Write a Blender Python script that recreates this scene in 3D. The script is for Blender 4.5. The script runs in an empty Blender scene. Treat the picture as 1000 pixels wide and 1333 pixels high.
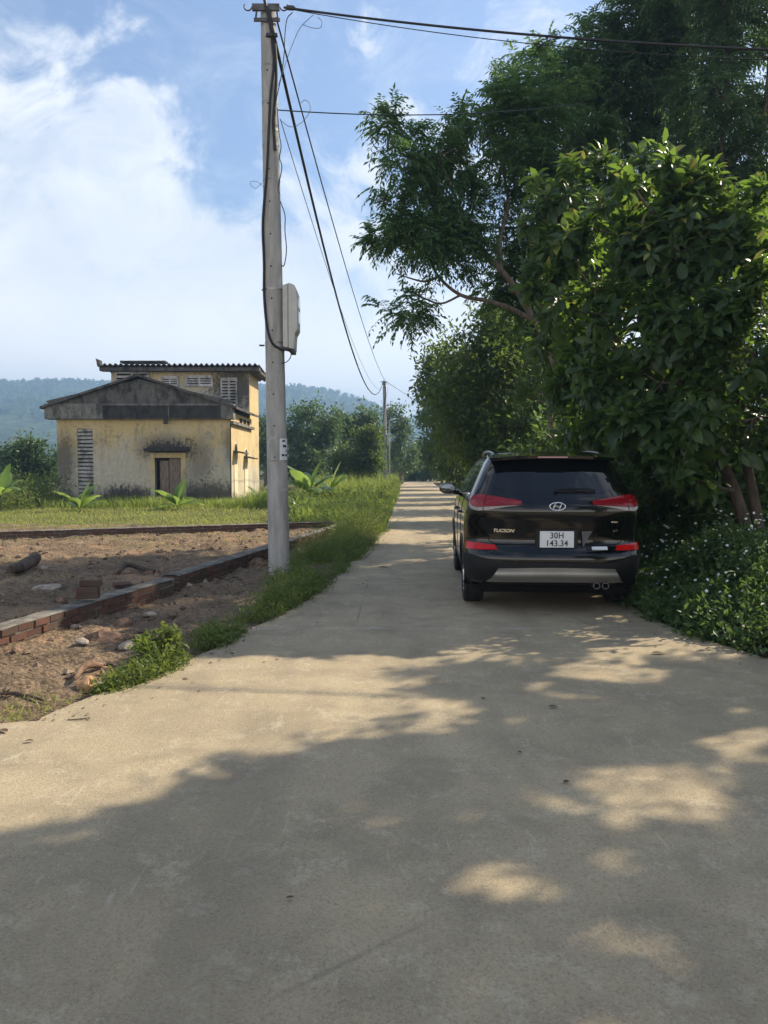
import bpy, math, random
import numpy as np
from mathutils import Vector, Matrix, noise as mnoise
R = math.radians
rng = np.random.default_rng(7)
random.seed(7)
scene = bpy.context.scene
COL = scene.collection

# ------------------------------------------------------------------ camera and projection
CAMZ = 1.55
PITCH = math.atan(0.0565)
cp, sp = math.cos(PITCH), math.sin(PITCH)

def ray(px, py):
    a, b = (px - 500.0) / 1000.0, (666.5 - py) / 1000.0
    return Vector((a, cp + b * sp, -sp + b * cp))

def at(px, py, Y):
    d = ray(px, py)
    return Vector((d.x, d.y, d.z)) * (Y / d.y) + Vector((0, 0, CAMZ))

def gnd(px, py, z=0.0):
    d = ray(px, py)
    t = (z - CAMZ) / d.z
    return Vector((d.x * t, d.y * t, z))

def project(P):
    P = np.asarray(P, float)
    x, y, z = P[:, 0], P[:, 1], P[:, 2] - CAMZ
    dep = y * cp - z * sp
    up = y * sp + z * cp
    dep = np.where(dep < 0.05, 0.05, dep)
    return 500 + 1000 * x / dep, 666.5 - 1000 * up / dep

SUN_AZ, SUN_EL = R(60), R(40)
SUNV = np.array([math.sin(SUN_AZ) * math.cos(SUN_EL), math.cos(SUN_AZ) * math.cos(SUN_EL), math.sin(SUN_EL)])
SHX, SHY = SUNV[0] / SUNV[2], SUNV[1] / SUNV[2]

# ------------------------------------------------------------------ object helpers
ORG = {}

def props(o, label=None, cat=None, group=None, kind=None):
    if label: o['label'] = label
    if cat: o['category'] = cat
    if group: o['group'] = group
    if kind: o['kind'] = kind
    return o

def empty(name, loc, label, cat, group=None, rz=0.0):
    o = bpy.data.objects.new(name, None)
    COL.objects.link(o)
    o.empty_display_size = 0.2
    o.location = loc
    o.rotation_euler = (0, 0, rz)
    ORG[o.name] = Vector(loc)
    return props(o, label, cat, group)

def link(name, me, mats, parent=None, org=None):
    o = bpy.data.objects.new(name, me)
    COL.objects.link(o)
    for m in (mats if isinstance(mats, (list, tuple)) else [mats]):
        me.materials.append(m)
    if parent is not None:
        o.parent = parent
        ORG[o.name] = ORG[parent.name]
    elif org is not None:
        o.location = org
        ORG[o.name] = Vector(org)
    else:
        ORG[o.name] = Vector((0, 0, 0))
    return o

def copy_tree(o, parent=None):
    c = o.copy()
    COL.objects.link(c)
    if parent is not None:
        c.parent = parent
    for ch in list(o.children):
        copy_tree(ch, c)
    return c

class MB:
    def __init__(s):
        s.v, s.f, s.mi = [], [], []
        s.cur = 0
    def add(s, vs, fs):
        b = len(s.v)
        s.v.extend([tuple(p) for p in vs])
        for f in fs:
            s.f.append(tuple(b + i for i in f))
            s.mi.append(s.cur)
    def box(s, x0, x1, y0, y1, z0, z1):
        vs = [(x0, y0, z0), (x1, y0, z0), (x1, y1, z0), (x0, y1, z0), (x0, y0, z1), (x1, y0, z1), (x1, y1, z1), (x0, y1, z1)]
        s.add(vs, [(0, 3, 2, 1), (4, 5, 6, 7), (0, 1, 5, 4), (1, 2, 6, 5), (2, 3, 7, 6), (3, 0, 4, 7)])
    def obox(s, c, ax, ay, az):
        c, ax, ay, az = Vector(c), Vector(ax), Vector(ay), Vector(az)
        vs = [c + ax * i + ay * j + az * k for k in (-1, 1) for j in (-1, 1) for i in (-1, 1)]
        s.add(vs, [(0, 2, 3, 1), (4, 5, 7, 6), (0, 1, 5, 4), (1, 3, 7, 5), (3, 2, 6, 7), (2, 0, 4, 6)])
    def prism(s, poly, y0, y1, axis='y'):
        n = len(poly)
        if axis == 'y':
            vs = [(a, y0, b) for a, b in poly] + [(a, y1, b) for a, b in poly]
        elif axis == 'x':
            vs = [(y0, a, b) for a, b in poly] + [(y1, a, b) for a, b in poly]
        else:
            vs = [(a, b, y0) for a, b in poly] + [(a, b, y1) for a, b in poly]
        fs = [tuple(range(n)), tuple(range(2 * n - 1, n - 1, -1))]
        fs += [(i, i + n, (i + 1) % n + n, (i + 1) % n) for i in range(n)]
        s.add(vs, fs)
    def tube(s, pts, radii, n=8, cap=True):
        pts = [Vector(p) for p in pts]
        if not isinstance(radii, (list, tuple, np.ndarray)):
            radii = [radii] * len(pts)
        vs, fs = [], []
        prev = None
        for i, p in enumerate(pts):
            t = (pts[min(i + 1, len(pts) - 1)] - pts[max(i - 1, 0)])
            if t.length < 1e-9: t = Vector((0, 0, 1))
            t.normalize()
            if prev is None:
                h = Vector((1, 0, 0)) if abs(t.x) < 0.8 else Vector((0, 1, 0))
                a = t.cross(h).normalized()
            else:
                a = (prev - t * prev.dot(t))
                a = a.normalized() if a.length > 1e-6 else t.orthogonal().normalized()
            prev = a
            b = t.cross(a)
            for k in range(n):
                an = 2 * math.pi * k / n
                vs.append(p + (a * math.cos(an) + b * math.sin(an)) * radii[i])
        for i in range(len(pts) - 1):
            for k in range(n):
                k2 = (k + 1) % n
                fs.append((i * n + k, i * n + k2, (i + 1) * n + k2, (i + 1) * n + k))
        if cap:
            fs.append(tuple(range(n - 1, -1, -1)))
            fs.append(tuple((len(pts) - 1) * n + k for k in range(n)))
        s.add(vs, fs)
    def lathe(s, prof, o, ax, n=32):
        """prof: list of (radius, along axis); o origin; ax axis"""
        o, ax = Vector(o), Vector(ax).normalized()
        a = ax.orthogonal().normalized()
        b = ax.cross(a)
        vs, fs = [], []
        for r, h in prof:
            for k in range(n):
                an = 2 * math.pi * k / n
                vs.append(o + ax * h + (a * math.cos(an) + b * math.sin(an)) * r)
        for i in range(len(prof) - 1):
            for k in range(n):
                k2 = (k + 1) % n
                fs.append((i * n + k, i * n + k2, (i + 1) * n + k2, (i + 1) * n + k))
        s.add(vs, fs)
    def grid(s, fn, nu, nv, close_u=False):
        vs = [fn(i / (nu if close_u else nu - 1), j / (nv - 1)) for j in range(nv) for i in range(nu)]
        fs = []
        for j in range(nv - 1):
            for i in range(nu if close_u else nu - 1):
                i2 = (i + 1) % nu
                fs.append((j * nu + i, j * nu + i2, (j + 1) * nu + i2, (j + 1) * nu + i))
        s.add(vs, fs)
    def build(s, name, mats, parent=None, org=None, smooth=None, bevel=0.0, local=False):
        me = bpy.data.meshes.new(name)
        off = Vector((0, 0, 0))
        if parent is not None and not local: off = ORG[parent.name]
        elif org is not None: off = Vector(org)
        me.from_pydata([(p[0] - off[0], p[1] - off[1], p[2] - off[2]) for p in s.v], [], s.f)
        me.polygons.foreach_set('material_index', s.mi)
        me.update()
        if smooth is not None:
            me.shade_smooth()
            if smooth < 179: me.set_sharp_from_angle(angle=R(smooth))
        o = link(name, me, mats, parent, org)
        if bevel:
            b = o.modifiers.new('bevel', 'BEVEL'); b.width = bevel; b.segments = 2; b.limit_method = 'ANGLE'; b.angle_limit = R(40)
        return o

def wall_holes(mb, x0, x1, z0, z1, y0, y1, holes):
    """a wall with rectangular openings, front face at y0"""
    xs = sorted({x0, x1, *[h[0] for h in holes], *[h[1] for h in holes]})
    zs = sorted({z0, z1, *[h[2] for h in holes], *[h[3] for h in holes]})
    for a, b in zip(xs, xs[1:]):
        for c, d in zip(zs, zs[1:]):
            if any(h[0] <= a and b <= h[1] and h[2] <= c and d <= h[3] for h in holes): continue
            mb.add([(a, y0, c), (b, y0, c), (b, y0, d), (a, y0, d)], [(0, 1, 2, 3)])
            mb.add([(a, y1, c), (b, y1, c), (b, y1, d), (a, y1, d)], [(3, 2, 1, 0)])
    for h in holes:
        a, b, c, d = h
        mb.add([(a, y0, c), (a, y1, c), (a, y1, d), (a, y0, d)], [(0, 1, 2, 3)])
        mb.add([(b, y0, c), (b, y1, c), (b, y1, d), (b, y0, d)], [(3, 2, 1, 0)])
        mb.add([(a, y0, c), (b, y0, c), (b, y1, c), (a, y1, c)], [(0, 1, 2, 3)])
        mb.add([(a, y0, d), (b, y0, d), (b, y1, d), (a, y1, d)], [(3, 2, 1, 0)])

def np_mesh(name, V, T, mat, parent=None, tint=None, smooth=False, org=None):
    off = np.array(ORG[parent.name] if parent is not None else (org if org is not None else (0, 0, 0)))
    V = np.asarray(V, np.float32) - off.astype(np.float32)
    T = np.asarray(T, np.int32)
    me = bpy.data.meshes.new(name)
    me.vertices.add(len(V)); me.vertices.foreach_set('co', V.ravel())
    me.loops.add(T.size); me.loops.foreach_set('vertex_index', T.ravel())
    me.polygons.add(len(T)); me.polygons.foreach_set('loop_start', np.arange(len(T), dtype=np.int32) * 3)
    me.update(calc_edges=True)
    if smooth: me.shade_smooth()
    else: me.shade_flat()
    if tint is not None:
        at_ = me.attributes.new('tint', 'FLOAT', 'POINT')
        at_.data.foreach_set('value', np.asarray(tint, np.float32))
    me.validate()
    return link(name, me, mat, parent, org)

def nrmz(a):
    return a / np.maximum(np.linalg.norm(a, axis=-1, keepdims=True), 1e-9)

def unit_rand(n):
    return nrmz(rng.normal(size=(n, 3)))

# ------------------------------------------------------------------ leaf templates: (along, across, up)
T_RHOMB = (np.array([(0, 0, 0), (.42, -.5, .05), (1, 0, -.08), (.42, .5, .05)]), np.array([(0, 2, 1), (0, 3, 2)]))
_b = [(0, 0, 0), (.28, 0, -.02), (.55, 0, -.03), (.8, 0, -.09), (1, 0, -.2),
      (.22, -.36, .05), (.52, -.5, .06), (.8, -.33, -.03), (.22, .36, .05), (.52, .5, .06), (.8, .33, -.03)]
T_BROAD = (np.array(_b), np.array([(0, 1, 5), (1, 6, 5), (1, 2, 6), (2, 7, 6), (2, 3, 7), (3, 4, 7),
                                   (0, 8, 1), (1, 8, 9), (1, 9, 2), (2, 9, 10), (2, 10, 3), (3, 10, 4)]))
T_BLADE = (np.array([(0, -.5, 0), (0, .5, 0), (.4, -.42, 0), (.4, .42, 0), (.75, -.26, 0), (.75, .26, 0), (1, 0, 0)]),
           np.array([(0, 1, 3), (0, 3, 2), (2, 3, 5), (2, 5, 4), (4, 5, 6)]))
a6 = [(math.cos(k * math.pi / 3), math.sin(k * math.pi / 3)) for k in range(6)]

def instance(tmpl, pos, d, n, L, W, tint, bend=None):
    tv, tf = tmpl
    d = nrmz(d)
    s = nrmz(np.cross(d, n))
    n = np.cross(s, d)
    N, k = len(pos), len(tv)
    L = np.broadcast_to(L, (N,)); W = np.broadcast_to(W, (N,))
    V = (pos[:, None, :] + d[:, None, :] * (tv[None, :, 0:1] * L[:, None, None])
         + s[:, None, :] * (tv[None, :, 1:2] * W[:, None, None]) + n[:, None, :] * (tv[None, :, 2:3] * L[:, None, None]))
    if bend is not None:
        V = V + bend[:, None, :] * (tv[None, :, 0:1] ** 2)
    T = (tf[None, :, :] + (np.arange(N) * k)[:, None, None])
    return V.reshape(-1, 3), T.reshape(-1, 3), np.repeat(np.broadcast_to(tint, (N,)), k)

def merge(parts):
    Vs, Ts, ts, b = [], [], [], 0
    for V, T, t in parts:
        Vs.append(V); Ts.append(T + b); ts.append(t); b += len(V)
    return np.concatenate(Vs), np.concatenate(Ts), np.concatenate(ts)

# ------------------------------------------------------------------ materials
class G:
    def __init__(s, name):
        s.m = bpy.data.materials.new(name); s.m.use_nodes = True
        s.nt = s.m.node_tree; s.nt.nodes.clear()
        s.out = s.nt.nodes.new('ShaderNodeOutputMaterial')
        s._tc = None
    def n(s, t, **kw):
        x = s.nt.nodes.new(t)
        for k, v in kw.items(): setattr(x, k, v)
        return x
    def put(s, inp, v):
        if isinstance(v, bpy.types.NodeSocket): s.nt.links.new(v, inp)
        elif isinstance(v, (tuple, list)) and len(v) == 3 and inp.type == 'RGBA': inp.default_value = (*v, 1)
        else: inp.default_value = v
    def obj(s):
        if s._tc is None: s._tc = s.n('ShaderNodeTexCoord')
        return s._tc.outputs['Object']
    def pos(s):
        return s.n('ShaderNodeNewGeometry').outputs['Position']
    def mapv(s, v, scale=(1, 1, 1), loc=(0, 0, 0), rot=(0, 0, 0)):
        x = s.n('ShaderNodeMapping'); s.put(x.inputs['Vector'], v)
        x.inputs['Scale'].default_value = scale; x.inputs['Location'].default_value = loc; x.inputs['Rotation'].default_value = rot
        return x.outputs[0]
    def noise(s, v, scale, detail=4, rough=.55, dist=0.0):
        x = s.n('ShaderNodeTexNoise'); s.put(x.inputs['Vector'], v)
        x.inputs['Scale'].default_value = scale; x.inputs['Detail'].default_value = detail
        x.inputs['Roughness'].default_value = rough; x.inputs['Distortion'].default_value = dist
        return x.outputs['Fac']
    def vor(s, v, scale, feature='F1', out='Distance'):
        x = s.n('ShaderNodeTexVoronoi', feature=feature); s.put(x.inputs['Vector'], v); x.inputs['Scale'].default_value = scale
        return x.outputs[out]
    def ramp(s, f, lo, hi, a=0.0, b=1.0):
        x = s.n('ShaderNodeMapRange', interpolation_type='SMOOTHSTEP'); s.put(x.inputs['Value'], f)
        for k, v in (('From Min', lo), ('From Max', hi), ('To Min', a), ('To Max', b)): s.put(x.inputs[k], v)
        return x.outputs[0]
    def math(s, op, a, b=0.0, clamp=False):
        x = s.n('ShaderNodeMath', operation=op); x.use_clamp = clamp
        s.put(x.inputs[0], a); s.put(x.inputs[1], b)
        return x.outputs[0]
    def mix(s, f, a, b, mode='MIX'):
        x = s.n('ShaderNodeMix', data_type='RGBA', blend_type=mode)
        s.put(x.inputs[0], f); s.put(x.inputs[6], a); s.put(x.inputs[7], b)
        return x.outputs[2]
    def xyz(s, v):
        x = s.n('ShaderNodeSeparateXYZ'); s.put(x.inputs[0], v)
        return x.outputs
    def attr(s, name):
        return s.n('ShaderNodeAttribute', attribute_name=name).outputs['Fac']
    def bump(s, h, dist=.01, strength=1.0):
        x = s.n('ShaderNodeBump'); s.put(x.inputs['Height'], h)
        x.inputs['Distance'].default_value = dist; x.inputs['Strength'].default_value = strength
        return x.outputs[0]
    def bsdf(s, col, rough=.6, spec=.5, metal=0.0, normal=None, coat=0.0, coat_r=.03, final=True, **kw):
        x = s.n('ShaderNodeBsdfPrincipled')
        s.put(x.inputs['Base Color'], col); s.put(x.inputs['Roughness'], rough)
        s.put(x.inputs['Specular IOR Level'], spec); s.put(x.inputs['Metallic'], metal)
        x.inputs['Coat Weight'].default_value = coat; x.inputs['Coat Roughness'].default_value = coat_r
        for k, v in kw.items(): s.put(x.inputs[k], v)
        if normal is not None: s.put(x.inputs['Normal'], normal)
        if final: s.nt.links.new(x.outputs[0], s.out.inputs['Surface'])
        return x.outputs[0]

def plain(name, col, rough=.6, spec=.5, metal=0.0, coat=0.0, var=.25, scale=9.0, bump=0.0):
    g = G(name)
    f = g.noise(g.obj(), scale, 5, .6)
    c = g.mix(g.ramp(f, .3, .7), tuple(x * (1 - var) for x in col), tuple(min(1, x * (1 + var)) for x in col))
    nrm = g.bump(g.noise(g.obj(), scale * 6, 4, .6), bump) if bump else None
    g.bsdf(c, rough, spec, metal, nrm, coat)
    return g.m

def leafmat(name, dark, light, trans, rough=.42, tw=.4, young=None, spec=.35):
    g = G(name)
    t = g.attr('tint')
    c = g.mix(t, dark, light)
    if young is not None:
        c = g.mix(g.ramp(t, .93, .95), c, young)
    # slow variation over the crown, the leaves' own colour
    v = g.noise(g.pos(), 1.3, 3, .5)
    c = g.mix(g.ramp(v, .35, .7, 0, .45), c, tuple(x * y for x, y in zip(light, (1.05, .95, .9))))
    b = g.bsdf(c, rough, spec, final=False)
    tr = g.n('ShaderNodeBsdfTranslucent')
    tc = g.mix(t, trans, tuple(min(1, x * 1.35) for x in trans))
    if young is not None:
        tc = g.mix(g.ramp(t, .93, .95), tc, tuple(min(1, y * 1.3) for y in young))
    g.put(tr.inputs['Color'], tc)
    mx = g.n('ShaderNodeMixShader'); mx.inputs[0].default_value = tw
    g.nt.links.new(b, mx.inputs[1]); g.nt.links.new(tr.outputs[0], mx.inputs[2])
    g.nt.links.new(mx.outputs[0], g.out.inputs['Surface'])
    return g.m

M = {}
M['leaf_feather'] = leafmat('feathery_leaf', (0.035, 0.075, 0.029), (0.075, 0.145, 0.049), (0.149, 0.257, 0.054))
M['leaf_tall'] = leafmat('tall_tree_leaf', (0.035, 0.069, 0.033), (0.075, 0.131, 0.056), (0.138, 0.237, 0.062))
M['leaf_broad'] = leafmat('broad_leaf', (.022, .047, .017), (.056, .098, .032), (0.192, 0.312, 0.042), young=(.24, .25, .05), rough=.36, spec=.4)
M['leaf_mid'] = leafmat('bushy_leaf', (.026, .056, .017), (.062, .105, .030), (.17, .24, .038))
M['leaf_far'] = leafmat('far_tree_leaf', (.03, .06, .022), (.075, .13, .045), (.11, .18, .05))
M['leaf_shrub'] = leafmat('shrub_leaf', (0.031, 0.066, 0.022), (0.072, 0.126, 0.036), (0.144, 0.228, 0.048))
M['leaf_weed'] = leafmat('weed_leaf', (.05, .076, .019), (.115, .158, .04), (.22, .28, .05), rough=.5)
M['leaf_verge'] = leafmat('verge_leaf', (.034, .072, .022), (.072, .13, .038), (.14, .23, .045), rough=.5)
M['grass'] = leafmat('grass_blade', (.085, .14, .03), (.19, .24, .055), (.34, .42, .07), rough=.5, tw=.45)
M['lawn'] = leafmat('lawn_blade', (.12, .16, .04), (.27, .28, .085), (.38, .42, .1), rough=.55, tw=.45)
M['banana'] = leafmat('banana_leaf', (.08, .15, .035), (.14, .22, .055), (.3, .42, .08), rough=.35)
M['petal'] = plain('white_petal', (.72, .72, .68), .6, var=.08)
M['dry_leaf'] = plain('dry_leaf', (.11, .06, .03), .8, var=.4)

def bark(name, a, b):
    g = G(name)
    v = g.mapv(g.pos(), (6, 6, 1.2))
    f = g.noise(v, 3, 6, .65)
    c = g.mix(g.ramp(f, .3, .7), a, b)
    g.bsdf(c, .9, .2, normal=g.bump(f, .02))
    return g.m
M['bark'] = bark('grey_brown_bark', (.10, .075, .055), (.23, .185, .145))
M['bark_red'] = bark('reddish_bark', (.062, .05, .041), (.125, .098, .08))

def concrete_road():
    g = G('road_concrete'); p = g.pos()
    big = g.noise(p, .35, 4, .5); mid = g.noise(p, 2.2, 6, .62, .4); fine = g.noise(p, 75, 8, .8); sp_ = g.noise(p, 210, 2, .7)
    c = g.mix(g.ramp(big, .3, .7), (.365, .292, .186), (.49, .392, .25))
    c = g.mix(g.ramp(mid, .38, .72, 0, .6), c, (.215, .178, .125))
    c = g.mix(g.ramp(g.noise(g.mapv(p, loc=(9, 4, 0)), 6, 10, .8, .15), .52, .62, 0, .55), c, (.54, .455, .32))
    c = g.mix(g.ramp(fine, .46, .66, 0, .6), c, (.15, .124, .09))
    c = g.mix(g.ramp(sp_, .52, .68, 0, .55), c, (.58, .5, .37))
    # pale scuffs from dragged loads, along the road
    sc = g.noise(g.mapv(p, (7, .7, 1), rot=(0, 0, .35)), 3.1, 5, .7, .5)
    c = g.mix(g.ramp(sc, .62, .70, 0, .45), c, (.55, .48, .36))
    tr = g.noise(g.mapv(p, (1.0, .12, 1), rot=(0, 0, -.05)), 1.6, 4, .5)
    c = g.mix(g.ramp(tr, .5, .66, 0, .3), c, (.2, .165, .12))
    # hairline cracks and casting joints
    cr = g.n('ShaderNodeTexVoronoi', feature='DISTANCE_TO_EDGE')
    g.put(cr.inputs['Vector'], g.mix(.16, p, g.n('ShaderNodeTexNoise').outputs['Color'])); cr.inputs['Scale'].default_value = .32
    crm = g.math('MULTIPLY', g.ramp(cr.outputs['Distance'], .0, .004, 1, 0), g.ramp(g.noise(p, .8, 3), .48, .62))
    c = g.mix(g.math('MULTIPLY', crm, .55), c, (.12, .11, .09))
    y = g.xyz(p)[1]
    yy = g.math('ADD', y, g.math('MULTIPLY', g.noise(p, 3, 4), .08))
    jn = g.math('ABSOLUTE', g.math('SUBTRACT', g.math('MODULO', g.math('ADD', yy, 1.8), 6.0), 3.0))
    jm = g.ramp(jn, .012, .03, 1, 0)
    jm = g.math('MULTIPLY', jm, g.ramp(g.noise(p, 4, 3), .3, .6))
    c = g.mix(g.math('MULTIPLY', jm, .45), c, (.52, .49, .42))
    h = g.math('ADD', g.math('MULTIPLY', fine, .6), g.math('MULTIPLY', mid, .8))
    h = g.math('ADD', h, g.math('MULTIPLY', sp_, .35))
    g.bsdf(c, .88, .25, normal=g.bump(h, .012, .9))
    return g.m
M['road'] = concrete_road()

def dirt():
    g = G('red_brown_soil'); p = g.pos()
    a = g.noise(p, 1.1, 6, .6); b = g.noise(p, 14, 7, .72); d = g.vor(p, 26)
    c = g.mix(g.ramp(a, .35, .65), (.165, .118, .075), (.262, .19, .12))
    c = g.mix(g.ramp(b, .42, .62, 0, .8), c, (.085, .06, .042))
    c = g.mix(g.ramp(g.noise(p, 40, 4, .7), .53, .66, 0, .75), c, (.42, .29, .19))
    c = g.mix(g.ramp(g.noise(g.mapv(p, loc=(3, 7, 0)), .9, 5, .6), .52, .68, 0, .55), c, (.42, .26, .15))
    h = g.math('ADD', b, g.math('MULTIPLY', d, -.5))
    g.bsdf(c, .95, .15, normal=g.bump(h, .04))
    return g.m
M['dirt'] = dirt()

def ground_mat():
    g = G('grassy_soil'); p = g.pos()
    c = g.mix(g.ramp(g.noise(p, .5, 6, .6), .35, .65), (.075, .085, .028), (.15, .125, .055))
    c = g.mix(g.ramp(g.noise(p, 9, 5, .7), .5, .7, 0, .6), c, (.045, .055, .02))
    g.bsdf(c, .95, .1, normal=g.bump(g.noise(p, 12, 6, .7), .05))
    return g.m
M['ground'] = ground_mat()
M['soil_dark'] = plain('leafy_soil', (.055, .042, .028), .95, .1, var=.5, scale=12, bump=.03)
M['hill'] = None
def hill_mat():
    g = G('wooded_hill'); p = g.pos()
    c = g.mix(g.ramp(g.noise(p, .02, 6, .65), .35, .65), (.028, .05, .022), (.075, .11, .04))
    c = g.mix(g.ramp(g.vor(p, .09), .2, .8, 0, .6), c, (.02, .035, .015))
    c = g.mix(g.ramp(g.noise(g.mapv(p, loc=(90, 20, 0)), .008, 5, .6), .58, .7, 0, .6), c, (.15, .14, .075))
    g.bsdf(c, .95, .1, normal=g.bump(g.vor(p, .09), 3.0, .8))
    return g.m
M['hill'] = hill_mat()

def pole_concrete():
    g = G('pole_concrete'); p = g.obj()
    a = g.noise(g.mapv(p, (3, 3, .5)), 3, 6, .65); b = g.noise(p, 60, 4, .7)
    c = g.mix(g.ramp(a, .3, .7), (.27, .265, .25), (.43, .42, .39))
    c = g.mix(g.ramp(g.noise(g.mapv(p, (9, 9, .35)), 2, 5, .6), .58, .75, 0, .6), c, (.15, .145, .135))
    c = g.mix(g.ramp(b, .58, .72, 0, .4), c, (.18, .17, .16))
    c = g.mix(g.ramp(g.noise(g.mapv(p, loc=(2, 5, 1)), 7, 5, .6), .63, .7, 0, .55), c, (.52, .5, .46))
    g.bsdf(c, .85, .25, normal=g.bump(g.math('ADD', a, g.math('MULTIPLY', b, .4)), .008))
    return g.m
M['pole'] = pole_concrete()
M['steel'] = plain('weathered_steel', (.11, .105, .10), .55, .5, .6, var=.4)
M['strap'] = plain('steel_strap', (.30, .29, .27), .45, .5, .7, var=.3)
M['cable'] = plain('black_cable', (.012, .012, .013), .5, .4, var=.2)
M['thin_wire'] = plain('grey_wire', (.10, .105, .11), .5, .4, var=.2)
M['box_plastic'] = plain('grey_box_plastic', (.46, .46, .42), .5, .4, var=.1, scale=5)
M['box_dark'] = plain('dark_plastic', (.03, .03, .032), .45)
M['plate_white'] = plain('white_enamel', (.66, .68, .7), .4, var=.06)
M['black_ink'] = plain('black_paint', (.012, .012, .013), .5, var=.1)
M['hole'] = plain('dark_hole', (.012, .011, .01), .9, .1)

def wall_yellow(name, spots=(), base=(.56, .42, .19), line=1.9, dirty=1.0):
    g = G(name); p = g.obj(); x, y, z = g.xyz(p)[0], g.xyz(p)[1], g.xyz(p)[2]
    n1 = g.noise(p, .8, 6, .62); n2 = g.noise(g.mapv(p, (3.0, 3.0, .8)), 1.6, 7, .68); n3 = g.noise(p, 7, 6, .7)
    c = g.mix(g.ramp(n1, .3, .7), base, tuple(min(1, b * k) for b, k in zip(base, (1.1, 1.16, 1.45))))
    # bleached and peeled lower wall
    f = g.math('ADD', g.math('SUBTRACT', line, z), g.math('MULTIPLY', g.math('SUBTRACT', n1, .5), 3.4))
    f = g.math('ADD', f, g.math('MULTIPLY', g.math('SUBTRACT', n2, .5), 2.2))
    c = g.mix(g.ramp(f, -.5, .75, 0, .92), c, g.mix(g.ramp(n3, .35, .7), (.42, .375, .29), (.60, .545, .44)))
    # grey mildew clouds, then black algae
    m1 = g.math('ADD', g.math('MULTIPLY', n2, .55), g.math('MULTIPLY', n3, .6))
    m1 = g.math('ADD', m1, g.math('MULTIPLY', g.noise(g.mapv(p, loc=(4, 0, 2)), .55, 4, .6), .5))
    c = g.mix(g.ramp(m1,   .79, 1.03, 0, .68 * dirty), c, (.15, .14, .125))
    low = g.math('ADD', g.math('SUBTRACT', .45, z), g.math('MULTIPLY', g.math('SUBTRACT', n1, .45), 1.8))
    c = g.mix(g.ramp(low, 0.0, .5, 0, .85), c, (.075, .07, .055))
    for (sx, sz, rx, rz, k) in spots:
        dx = g.math('DIVIDE', g.math('SUBTRACT', x, sx), rx); dz = g.math('DIVIDE', g.math('SUBTRACT', z, sz), rz)
        d = g.math('SQRT', g.math('ADD', g.math('MULTIPLY', dx, dx), g.math('MULTIPLY', dz, dz)))
        d = g.math('ADD', d, g.math('MULTIPLY', g.math('SUBTRACT', g.math('ADD', n3, n2), 1.0), 1.5))
        c = g.mix(g.ramp(d, .35, 1.05, k, 0), c, (.05, .046, .04))
    c = g.mix(g.ramp(g.noise(p, 26, 5, .7), .56, .72, 0, .5), c, (.28, .26, .22))
    g.bsdf(c, .92, .15, normal=g.bump(n3, .015))
    return g.m

def stained(name, a, b, dark, k=.5):
    g = G(name); p = g.obj()
    n1 = g.noise(p, 1.2, 6, .65); n2 = g.noise(g.mapv(p, (2.5, 2.5, 1.2)), 1.5, 6, .65); n3 = g.noise(p, 11, 5, .7)
    c = g.mix(g.ramp(n1, .3, .7), a, b)
    c = g.mix(g.ramp(g.math('ADD', g.math('MULTIPLY', n2, .5), g.math('MULTIPLY', n1, .5)), .42, .60, 0, .92), c, dark)
    c = g.mix(g.ramp(n3, .5, .7, 0, k), c, dark)
    g.bsdf(c, .92, .15, normal=g.bump(n3, .015))
    return g.m
M['gable'] = stained('mouldy_concrete', (.10, .092, .082), (.2, .185, .165), (.03, .028, .026))
M['gable_light'] = stained('pale_mouldy_concrete', (.19, .18, .16), (.29, .27, .24), (.06, .055, .05), .3)
M['gable_black'] = stained('blackened_concrete', (.045, .042, .038), (.085, .078, .07), (.022, .02, .019))
M['vent'] = stained('vent_concrete', (.40, .38, .34), (.52, .50, .46), (.15, .14, .12), .4)
M['vent_white'] = stained('white_vent_blocks', (.55, .53, .5), (.65, .63, .6), (.25, .24, .22), .25)
M['roof_tile'] = stained('fibre_cement_roof', (.10, .092, .085), (.17, .155, .14), (.035, .032, .03))
M['old_wood'] = bark('old_boards', (.13, .095, .075), (.29, .22, .17))
M['cream'] = wall_yellow('cream_plaster', base=(.68, .56, .34), line=.2, dirty=.5)
M['frame_yellow'] = wall_yellow('yellow_door_surround', base=(.52, .40, .19), line=1.0, dirty=.9)

def brick_mat(name, a, b, c2):
    g = G(name); p = g.obj()
    c = g.mix(g.attr('tint'), a, b)
    c = g.mix(g.ramp(g.noise(p, 6, 6, .7), .42, .6, 0, .8), c, c2)
    c = g.mix(g.ramp(g.noise(g.mapv(p, loc=(3, 1, 0)), 1.1, 4, .6), .5, .62, 0, .55), c, tuple(v * 1.5 for v in c2))
    g.bsdf(c, .9, .2, normal=g.bump(g.noise(p, 50, 5, .7), .006))
    return g.m
M['brick'] = brick_mat('red_brick', (.085, .042, .032), (.145, .07, .05), (.07, .056, .045))
M['mortar'] = plain('grey_mortar', (.165, .148, .125), .95, .1, var=.45, scale=6, bump=.008)
M['crumb'] = brick_mat('soil_crumb', (.11, .07, .05), (.34, .26, .18), (.14, .10, .07))
M['clod'] = plain('dry_soil_clod', (.25, .16, .11), .95, .1, var=.4, scale=14, bump=.02)
M['stone'] = plain('pale_rubble', (.37, .31, .25), .9, .15, var=.3, scale=14, bump=.015)
M['orange_stone'] = plain('orange_rubble', (.45, .27, .14), .9, .15, var=.3, scale=14, bump=.015)
M['log'] = bark('rotten_log', (.045, .033, .026), (.13, .095, .07))

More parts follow.
